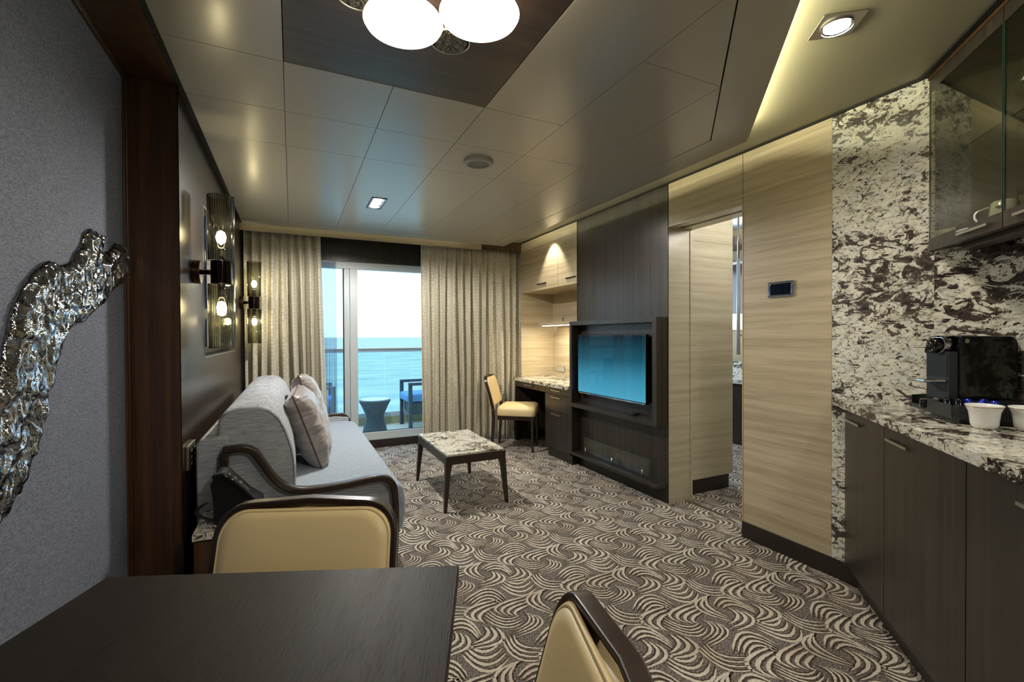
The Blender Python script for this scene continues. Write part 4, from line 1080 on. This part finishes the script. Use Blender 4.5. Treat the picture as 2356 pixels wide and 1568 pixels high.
# far side of dining table; its back parallels the far edge
e_ = Vector((.926, -.378)); n_ = Vector((.378, .926))
ca = Vector((.027, 1.296))      # centre of the back at seat height
rz = atan2(-n_.y, -n_.x)-pi/2
off = -.28
dup(ch, (ca.x-(-sin(rz))*off*1.0, ca.y-cos(rz)*off, 0), rz, 'cream leather dining chair at the far end of the dark table')
rzB = radians(90-17)
cB = Vector((.357, .495))
dup(ch, (cB.x-(-sin(rzB))*off, cB.y-cos(rzB)*off, 0), rzB, 'cream leather dining chair at the right side of the dark table')

# ------------------------------------------------------------------ dining table
Rc = Vector((.338, .99)); Lc = Vector((-.368, 1.28))
dt = thing('dining_table', (-.1, .6, 0), 'dark oak dining table in the foreground', 'table', rotz=atan2(-.378, .926))
polyT = [tuple(Lc), tuple(Rc), tuple(Rc-n_*1.15), (-.50, -.0), (-.575, .2), tuple(Lc-n_*.52)]
bm = B(); prism(bm, [p for p in polyT][::-1], .70, .73); obj('tabletop', bm, 'table_oak', dt, bevel=.002)
bm = B(); cyl(bm, (-.1, .6, .02), (-.1, .6, .70), .045, n=28); obj('pedestal', bm, 'frame_walnut', dt, smooth=True)
bm = B(); cyl(bm, (-.1, .6, 0), (-.1, .6, .02), .24, .23, n=48); obj('base_plate', bm, 'bronze', dt, bevel=.003)

# ------------------------------------------------------------------ kitchenette
kt = thing('kitchen_cabinet', (2.1, .6, 0), 'dark veneered base cabinet run under the granite counter', 'cabinet')
def diag(c0, a, b_):   # points on the diagonal x-y=c0 measured from the wall plane x=XW along the run
    return (XW+D45[0]*a, XW-c0+D45[1]*a), (XW+D45[0]*b_, XW-c0+D45[1]*b_)
CF = XW-1.355                       # face plane constant
def dpt(c0, s, inset=0): return (XW+D45[0]*s+inset*sqrt(.5), XW-c0+D45[1]*s-inset*sqrt(.5))
END = 1.75
bm = B(); prism(bm, [dpt(CF, 0, .02), dpt(CF, END, .02), (dpt(CF, END)[0]+.02, -.55), (XW-.002, -.55), (XW-.002, 1.335)], .095, .885)
obj('carcass', bm, 'dark_veneer', kt)
bm = B(); prism(bm, [dpt(CF, .03, .036), dpt(CF, END, .036), (dpt(CF, END)[0]+.05, -.55), (XW-.01, -.55), (XW-.01, 1.31)], 0, .095)
obj('plinth', bm, 'skirting', kt)
for a, b_, h0, h1, lab in ((.0, .452, .042, .215, 'narrow'), (.455, 1.012, .497, .673, 'wide'), (1.015, END, 1.245, 1.42, 'near')):
    P0, P1, P2, P3 = dpt(CF, a+.001), dpt(CF, b_), dpt(CF, b_, .018), dpt(CF, a+.001, .018)
    bm = B(); prism(bm, [P0, P1, P2, P3], .095, .872); dd = obj('door', bm, 'dark_veneer', kt, bevel=.001)
    bm = B(); prism(bm, [dpt(CF, h0, -.014), dpt(CF, h1, -.014), dpt(CF, h1, -.008), dpt(CF, h0, -.008)], .824, .834)
    for q in (h0+.002, h1-.010): prism(bm, [dpt(CF, q, -.008), dpt(CF, q+.008, -.008), dpt(CF, q+.008, 0), dpt(CF, q, 0)], .825, .833)
    obj('handle', bm, 'nickel', dd)
bm = B()
for k in range(24):
    s0 = .92+k*.02
    prism(bm, [dpt(CF, s0, .032), dpt(CF, s0+.011, .032), dpt(CF, s0+.011, .037), dpt(CF, s0, .037)], .03, .075)
gl = obj('vent_grille', bm, 'rubber', kt); gl['kind'] = 'stuff'
CT = XW-1.411
bm = B(); ZC = .927
prism(bm, [dpt(CT, 0), dpt(CT, END+.03), (dpt(CT, END+.03)[0], -.6), (XW-.002, -.6), (XW-.002, 1.41)], ZC-.036, ZC)
tag(obj('counter_top', bm, 'granite_top', bevel=.003), 'polished granite counter along the kitchenette', 'worktop')
# wall cabinet with glass doors
CU = XW-1.022; ZU0, ZU1 = 1.612, 2.355
uc = thing('glass_cabinet', (2.2, .4, ZU0), 'dark wall cabinet with smoked glass doors over the counter', 'cabinet')
UE = 1.05
inner = [dpt(CU, .0, .022), dpt(CU, UE, .022), (dpt(CU, UE)[0]+.02, -.3), (XW-.008, -.3), (XW-.008, .99)]
bm = B(); prism(bm, inner, ZU0+.004, ZU0+.028); obj('bottom_board', bm, 'dark_veneer', uc)
bm = B(); prism(bm, inner, ZU1-.02, ZU1); obj('top_board', bm, 'dark_veneer', uc)
bm = B(); prism(bm, [dpt(CU, -.0, -.004), dpt(CU, UE, -.004), dpt(CU, UE, .02), dpt(CU, .0, .02)], ZU1-.0, ZH-.012); obj('cornice', bm, 'walnut', uc)
bm = B(); prism(bm, [dpt(CU, -.02, -.03), dpt(CU, UE, -.03), dpt(CU, UE, .02), dpt(CU, .02, .02)], ZH-.012, ZH-.001); obj('top_fillet', bm, 'shadow_gap', uc)
bx('back_board', 'dark_veneer', XW-.012, XW-.007, -.3, .925, ZU0+.028, ZU1-.02, uc)
bx('end_board', 'dark_veneer', dpt(CU, UE)[0]+.02, XW-.012, -.32, -.3, ZU0, ZU1, uc)
bx('side_board', 'dark_veneer', dpt(CU, UE)[0], dpt(CU, UE)[0]+.02, -.32, dpt(CU, UE)[1], ZU0, ZU1, uc)
bm = B(); prism(bm, [dpt(CU, .012, .03), dpt(CU, UE, .03), (dpt(CU, UE)[0]+.04, -.28), (XW-.014, -.28), (XW-.014, .96)], 1.985, 1.991); obj('glass_shelf', bm, 'clear_glass', uc)
bm = B(); tube(bm, [dpt(CU, .02, .028)+(1.988,), dpt(CU, UE, .028)+(1.988,)], .0025, 5); obj('shelf_edge', bm, 'green_edge', uc)
for a, b_, h0, h1 in ((.004, .478, .235, .42), (.482, UE, .55, .74)):
    def bar(z0, z1, s0, s1, t=.018): 
        bm_ = B(); prism(bm_, [dpt(CU, s0), dpt(CU, s1), dpt(CU, s1, t), dpt(CU, s0, t)], z0, z1); return bm_
    dr_ = obj('door', bar(ZU0, ZU0+.055, a, b_), 'dark_veneer', uc, bevel=.001)
    obj('top_rail', bar(ZU1-.052, ZU1, a, b_), 'dark_veneer', dr_)
    obj('glass_pane', bar(ZU0+.055, ZU1-.052, a+.003, b_-.003, .004), 'cabinet_glass', dr_)
    for s in (a, b_-.004):
        obj('glass_edge', bar(ZU0+.055, ZU1-.052, s, s+.003, .006), 'green_edge' if s > .1 else 'brushed_steel', dr_)
    bm = B(); prism(bm, [dpt(CU, h0, -.014), dpt(CU, h1, -.014), dpt(CU, h1, -.008), dpt(CU, h0, -.008)], ZU0+.022, ZU0+.031)
    for q in (h0+.002, h1-.010): prism(bm, [dpt(CU, q, -.008), dpt(CU, q+.008, -.008), dpt(CU, q+.008, 0), dpt(CU, q, 0)], ZU0+.023, ZU0+.030)
    obj('handle', bm, 'nickel', dr_)
bm = B(); prism(bm, [dpt(CU, .14, .05), dpt(CU, UE, .05), dpt(CU, UE, .10), dpt(CU, .14, .10)], ZU0-.02, ZU0+.003); obj('light_baffle', bm, 'dark_veneer', uc)

# ------------------------------------------------------------------ things in the glass cabinet
def cup(loc, label, group, name='cup', handle=None, s=1.0, flip=False, cat='cup'):
    o = thing(name, loc, label, cat, 0, group)
    prof = [(.024, 0), (.026, .002), (.031, .006), (.0345, .016), (.036, .035), (.039, .055), (.045, .070), (.0475, .0755), (.046, .0765), (.043, .070), (.036, .054), (.033, .035), (.030, .014), (.002, .010)]
    prof = [(r*s, z*s) for r, z in prof]
    if flip: prof = [(r, .0765*s-z) for r, z in prof]
    bm = B(); R_ = lathe(bm, prof, n=48); cap(bm, R_[0], not flip); obj('body', bm, 'porcelain', o, smooth=True, local=True)
    if not flip:
        bm = B(); tube(bm, [(.0455*s*cos(2*pi*k/40), .0455*s*sin(2*pi*k/40), .0715*s) for k in range(40)], .0011, 5, close=True); obj('gold_band', bm, 'gold_rim', o, smooth=True, local=True)
    return o
cup((2.142, .714, ZC), 'white flared cup with gold rim, the left of the two on the counter', 'gold rimmed cups on the counter', s=1.06)
cup((2.204, .625, ZC), 'white flared cup with gold rim cut by the right edge of the photo', 'gold rimmed cups on the counter', s=1.06)
cb_ = thing('cup', (2.31, .72, ZU0+.028), 'white cup turned upside down behind the cabinet glass', 'cup')
bm = B(); R_ = lathe(bm, [(.046, 0), (.0465, .004), (.040, .05), (.036, .082), (.030, .089), (.002, .090)], n=40); cap(bm, R_[0], True); obj('body', bm, 'porcelain', cb_, smooth=True, local=True)
bm = B(); tube(bm, smooth_path([(.044*-.6, .044*.8, .02), (-.035, .062, .026), (-.036, .064, .055), (-.024, .032, .07)], 5), .004, 6); obj('handle', bm, 'porcelain', cb_, smooth=True, local=True)
bm = B(); box(bm, -.0425, -.0405, -.010, .010, .062, .066); obj('printed_mark', bm, 'charcoal_plastic', cb_, local=True)
bm = B(); R_ = lathe(bm, [(.03, 0), (.06, .006), (.078, .012), (.076, .014), (.03, .006)], (2.385, .80, ZU0+.028), 40); cap(bm, R_[0], True); cap(bm, R_[-1])
tag(obj('saucer', bm, 'porcelain', smooth=True), 'white saucer lying behind the first cabinet door', 'saucer')
bm = B(); prism(bm, [(2.42, .50), (2.5, .50), (2.5, .72), (2.42, .72)], ZU0+.028, ZU0+.15)
tag(obj('snack_box', bm, 'mirror_dark', bevel=.003), 'dark box standing in the glass cabinet behind the second door', 'box')
wg = thing('wine_glass', (2.33, .66, 1.991), 'stemmed balloon glass on the cabinet shelf', 'glass')
bm = B(); R_ = lathe(bm, [(.034, 0), (.033, .003), (.005, .008), (.004, .07), (.012, .08), (.036, .10), (.048, .13), (.046, .16), (.038, .19), (.037, .19), (.045, .16), (.046, .13), (.034, .102), (.002, .085)], (2.33, .66, 1.991), 40); cap(bm, R_[0], True)
obj('bowl', bm, 'clear_glass', wg, smooth=True)

# ------------------------------------------------------------------ coffee machine and capsule tray
ma = Vector((.887, -.462)).normalized(); ms = Vector((ma.y, -ma.x))   # axis to the back, side facing the room
TW = .055; MX = Vector((2.30, .837))-ms*TW-ma*.035       # nose of the machine
cm = thing('coffee_machine', (MX.x, MX.y, .999), 'glossy black capsule coffee machine on the counter', 'coffee machine')
def mp(a, s): p = MX+ma*a+ms*s; return (p.x, p.y)
def mprism(a0, a1, s0, s1, z0, z1): 
    bm_ = B(); prism(bm_, [mp(a0, s0), mp(a1, s0), mp(a1, s1), mp(a0, s1)], z0, z1); return bm_
zb = .999
# side profile extruded across
def mside(pts, s0, s1):
    bm_ = B(); d_ = ms*(s1-s0); extrude_poly(bm_, [mp(a, s0)+(z,) for a, z in pts], (d_.x, d_.y, 0)); return bm_
obj('body', mside([(.035, zb), (.255, zb), (.255, zb+.215), (.247, zb+.235), (.225, zb+.245), (.04, zb+.245), (.035, zb+.20)], -TW, TW), 'black_gloss', cm, bevel=.006)
obj('front_column', mside([(.0, zb+.0), (.035, zb+.0), (.035, zb+.185), (.0, zb+.185)], -TW+.006, TW-.006), 'charcoal_plastic', cm, bevel=.002)
for k in range(14):
    obj('slat', mprism(-.004, .001, -TW+.010, TW-.010, zb+.085+k*.0068, zb+.0885+k*.0068), 'black_plastic', cm)
pa = mp(.03, 0); pb = mp(-.002, 0)
bm = B(); cyl(bm, (pa[0], pa[1], zb+.212), (pb[0], pb[1], zb+.212), .036, n=36); obj('chrome_ring', bm, 'chrome', cm, bevel=.003)
bm = B(); q = mp(-.028, 0); R_ = lathe(bm, [(.030, 0), (.030, .01), (.022, .024), (.002, .028)], n=28)
bm.transform(Matrix.Translation((pb[0], pb[1], zb+.21)) @ Vector((-ma.x, -ma.y, -.25)).to_track_quat('Z', 'Y').to_matrix().to_4x4()); obj('spout', bm, 'black_gloss', cm, smooth=True)
obj('spout_nose', mside([(-.002, zb+.235), (-.026, zb+.215), (-.036, zb+.185), (-.030, zb+.176), (-.012, zb+.19), (-.002, zb+.19)], -.02, .02), 'black_gloss', cm, bevel=.004)
obj('lever', mside([(-.02, zb+.246), (.12, zb+.249), (.13, zb+.245), (.0, zb+.240)], -.03, .03), 'chrome', cm, bevel=.002)
obj('cup_rest', mprism(-.085, .0, -.042, .042, zb+.066, zb+.078), 'chrome', cm, bevel=.003)
bm = B(); p0 = mp(.062, TW+.0005); p1 = mp(.062, TW+.003)
for s in (1, -1):
    p0 = mp(.062, s*(TW)); p1 = mp(.062, s*(TW+.002)); cyl(bm, (p0[0], p0[1], zb+.226), (p1[0], p1[1], zb+.226), .008, n=20)
obj('emblem', bm, 'nickel', cm)
# tray in front of it
ty = thing('capsule_tray', (2.3, .85, ZC), 'black open tray holding coffee capsules in front of the machine', 'tray')
TA, TB, C0 = Vector((.675, -.738)), Vector((.738, .675)), Vector((2.14, .80))
def tp(t, q): p = C0+TA*t+TB*q; return (min(p.x, XW-.012), p.y)
def tslab(pts, z0, z1): bm_ = B(); prism(bm_, pts, z0, z1); return bm_
obj('base', tslab([tp(.03, .02), tp(.30, .02), tp(.30, .16), (XW-.012, .92), tp(.03, .22)], ZC, ZC+.02), 'black_plastic', ty)
obj('floor_board', tslab([tp(0, 0), tp(.32, 0), tp(.32, .16), (XW-.012, .95), (XW-.012, 1.0), tp(0, .327)], ZC+.018, ZC+.026), 'charcoal_plastic', ty)
obj('front_wall', tslab([tp(0, 0), tp(0, .19), tp(.005, .19), tp(.005, 0)], ZC+.026, .995), 'charcoal_plastic', ty)
obj('front_lip', tslab([tp(0, .19), tp(0, .327), tp(.005, .327), tp(.005, .19)], ZC+.026, ZC+.034), 'charcoal_plastic', ty)
obj('side_wall', tslab([tp(0, 0), tp(.32, 0), tp(.32, .005), tp(0, .005)], ZC+.026, .995), 'charcoal_plastic', ty)
obj('end_wall', tslab([tp(0, .327), tp(0, .332), (XW-.012, 1.004), (XW-.012, .999)], ZC+.026, .995), 'charcoal_plastic', ty)
obj('machine_stand', tslab([tp(.055, .10), tp(.31, .10), tp(.31, .16), (XW-.012, .93), tp(.055, .24)], ZC+.026, .9985), 'black_plastic', ty)
di = thing('sugar_dish', (2.31, .955, ZC+.026), 'round dark metal dish at the end of the capsule tray', 'dish')
bm = B(); R_ = lathe(bm, [(.030, 0), (.038, .002), (.036, .034), (.033, .036), (.030, .034)], (2.325, .932, ZC+.0265), 36); cap(bm, R_[0], True); cap(bm, R_[-1]); obj('body', bm, 'black_chrome', di, smooth=True)
def capsule(x, y, mat, label, grp):
    o = thing('coffee_capsule', (x, y, ZC+.0265), label, 'capsule', 0, grp)
    bm = B(); R_ = lathe(bm, [(.0185, 0), (.0185, .0015), (.0155, .002), (.013, .05), (.010, .058), (.002, .060)], n=24); cap(bm, R_[0], True); cap(bm, R_[-1])
    obj('shell', bm, mat, o, smooth=True, local=True); return o
capsule(2.234, .845, 'capsule_dark', 'dark metallic coffee capsule in the tray, the one nearer the dish', 'dark coffee capsules')
capsule(2.238, .815, 'capsule_dark', 'dark metallic coffee capsule in the tray, the one nearer the blue ones', 'dark coffee capsules')
for (x, y), w_ in zip(((2.254, .796), (2.235, .751), (2.292, .766), (2.262, .727)), ('leftmost, next to the dark ones', 'second from the left', 'third from the left', 'rightmost, behind the cup rim')):
    capsule(x, y, 'capsule_blue', 'metallic blue coffee capsule in the tray, '+w_, 'blue coffee capsules')
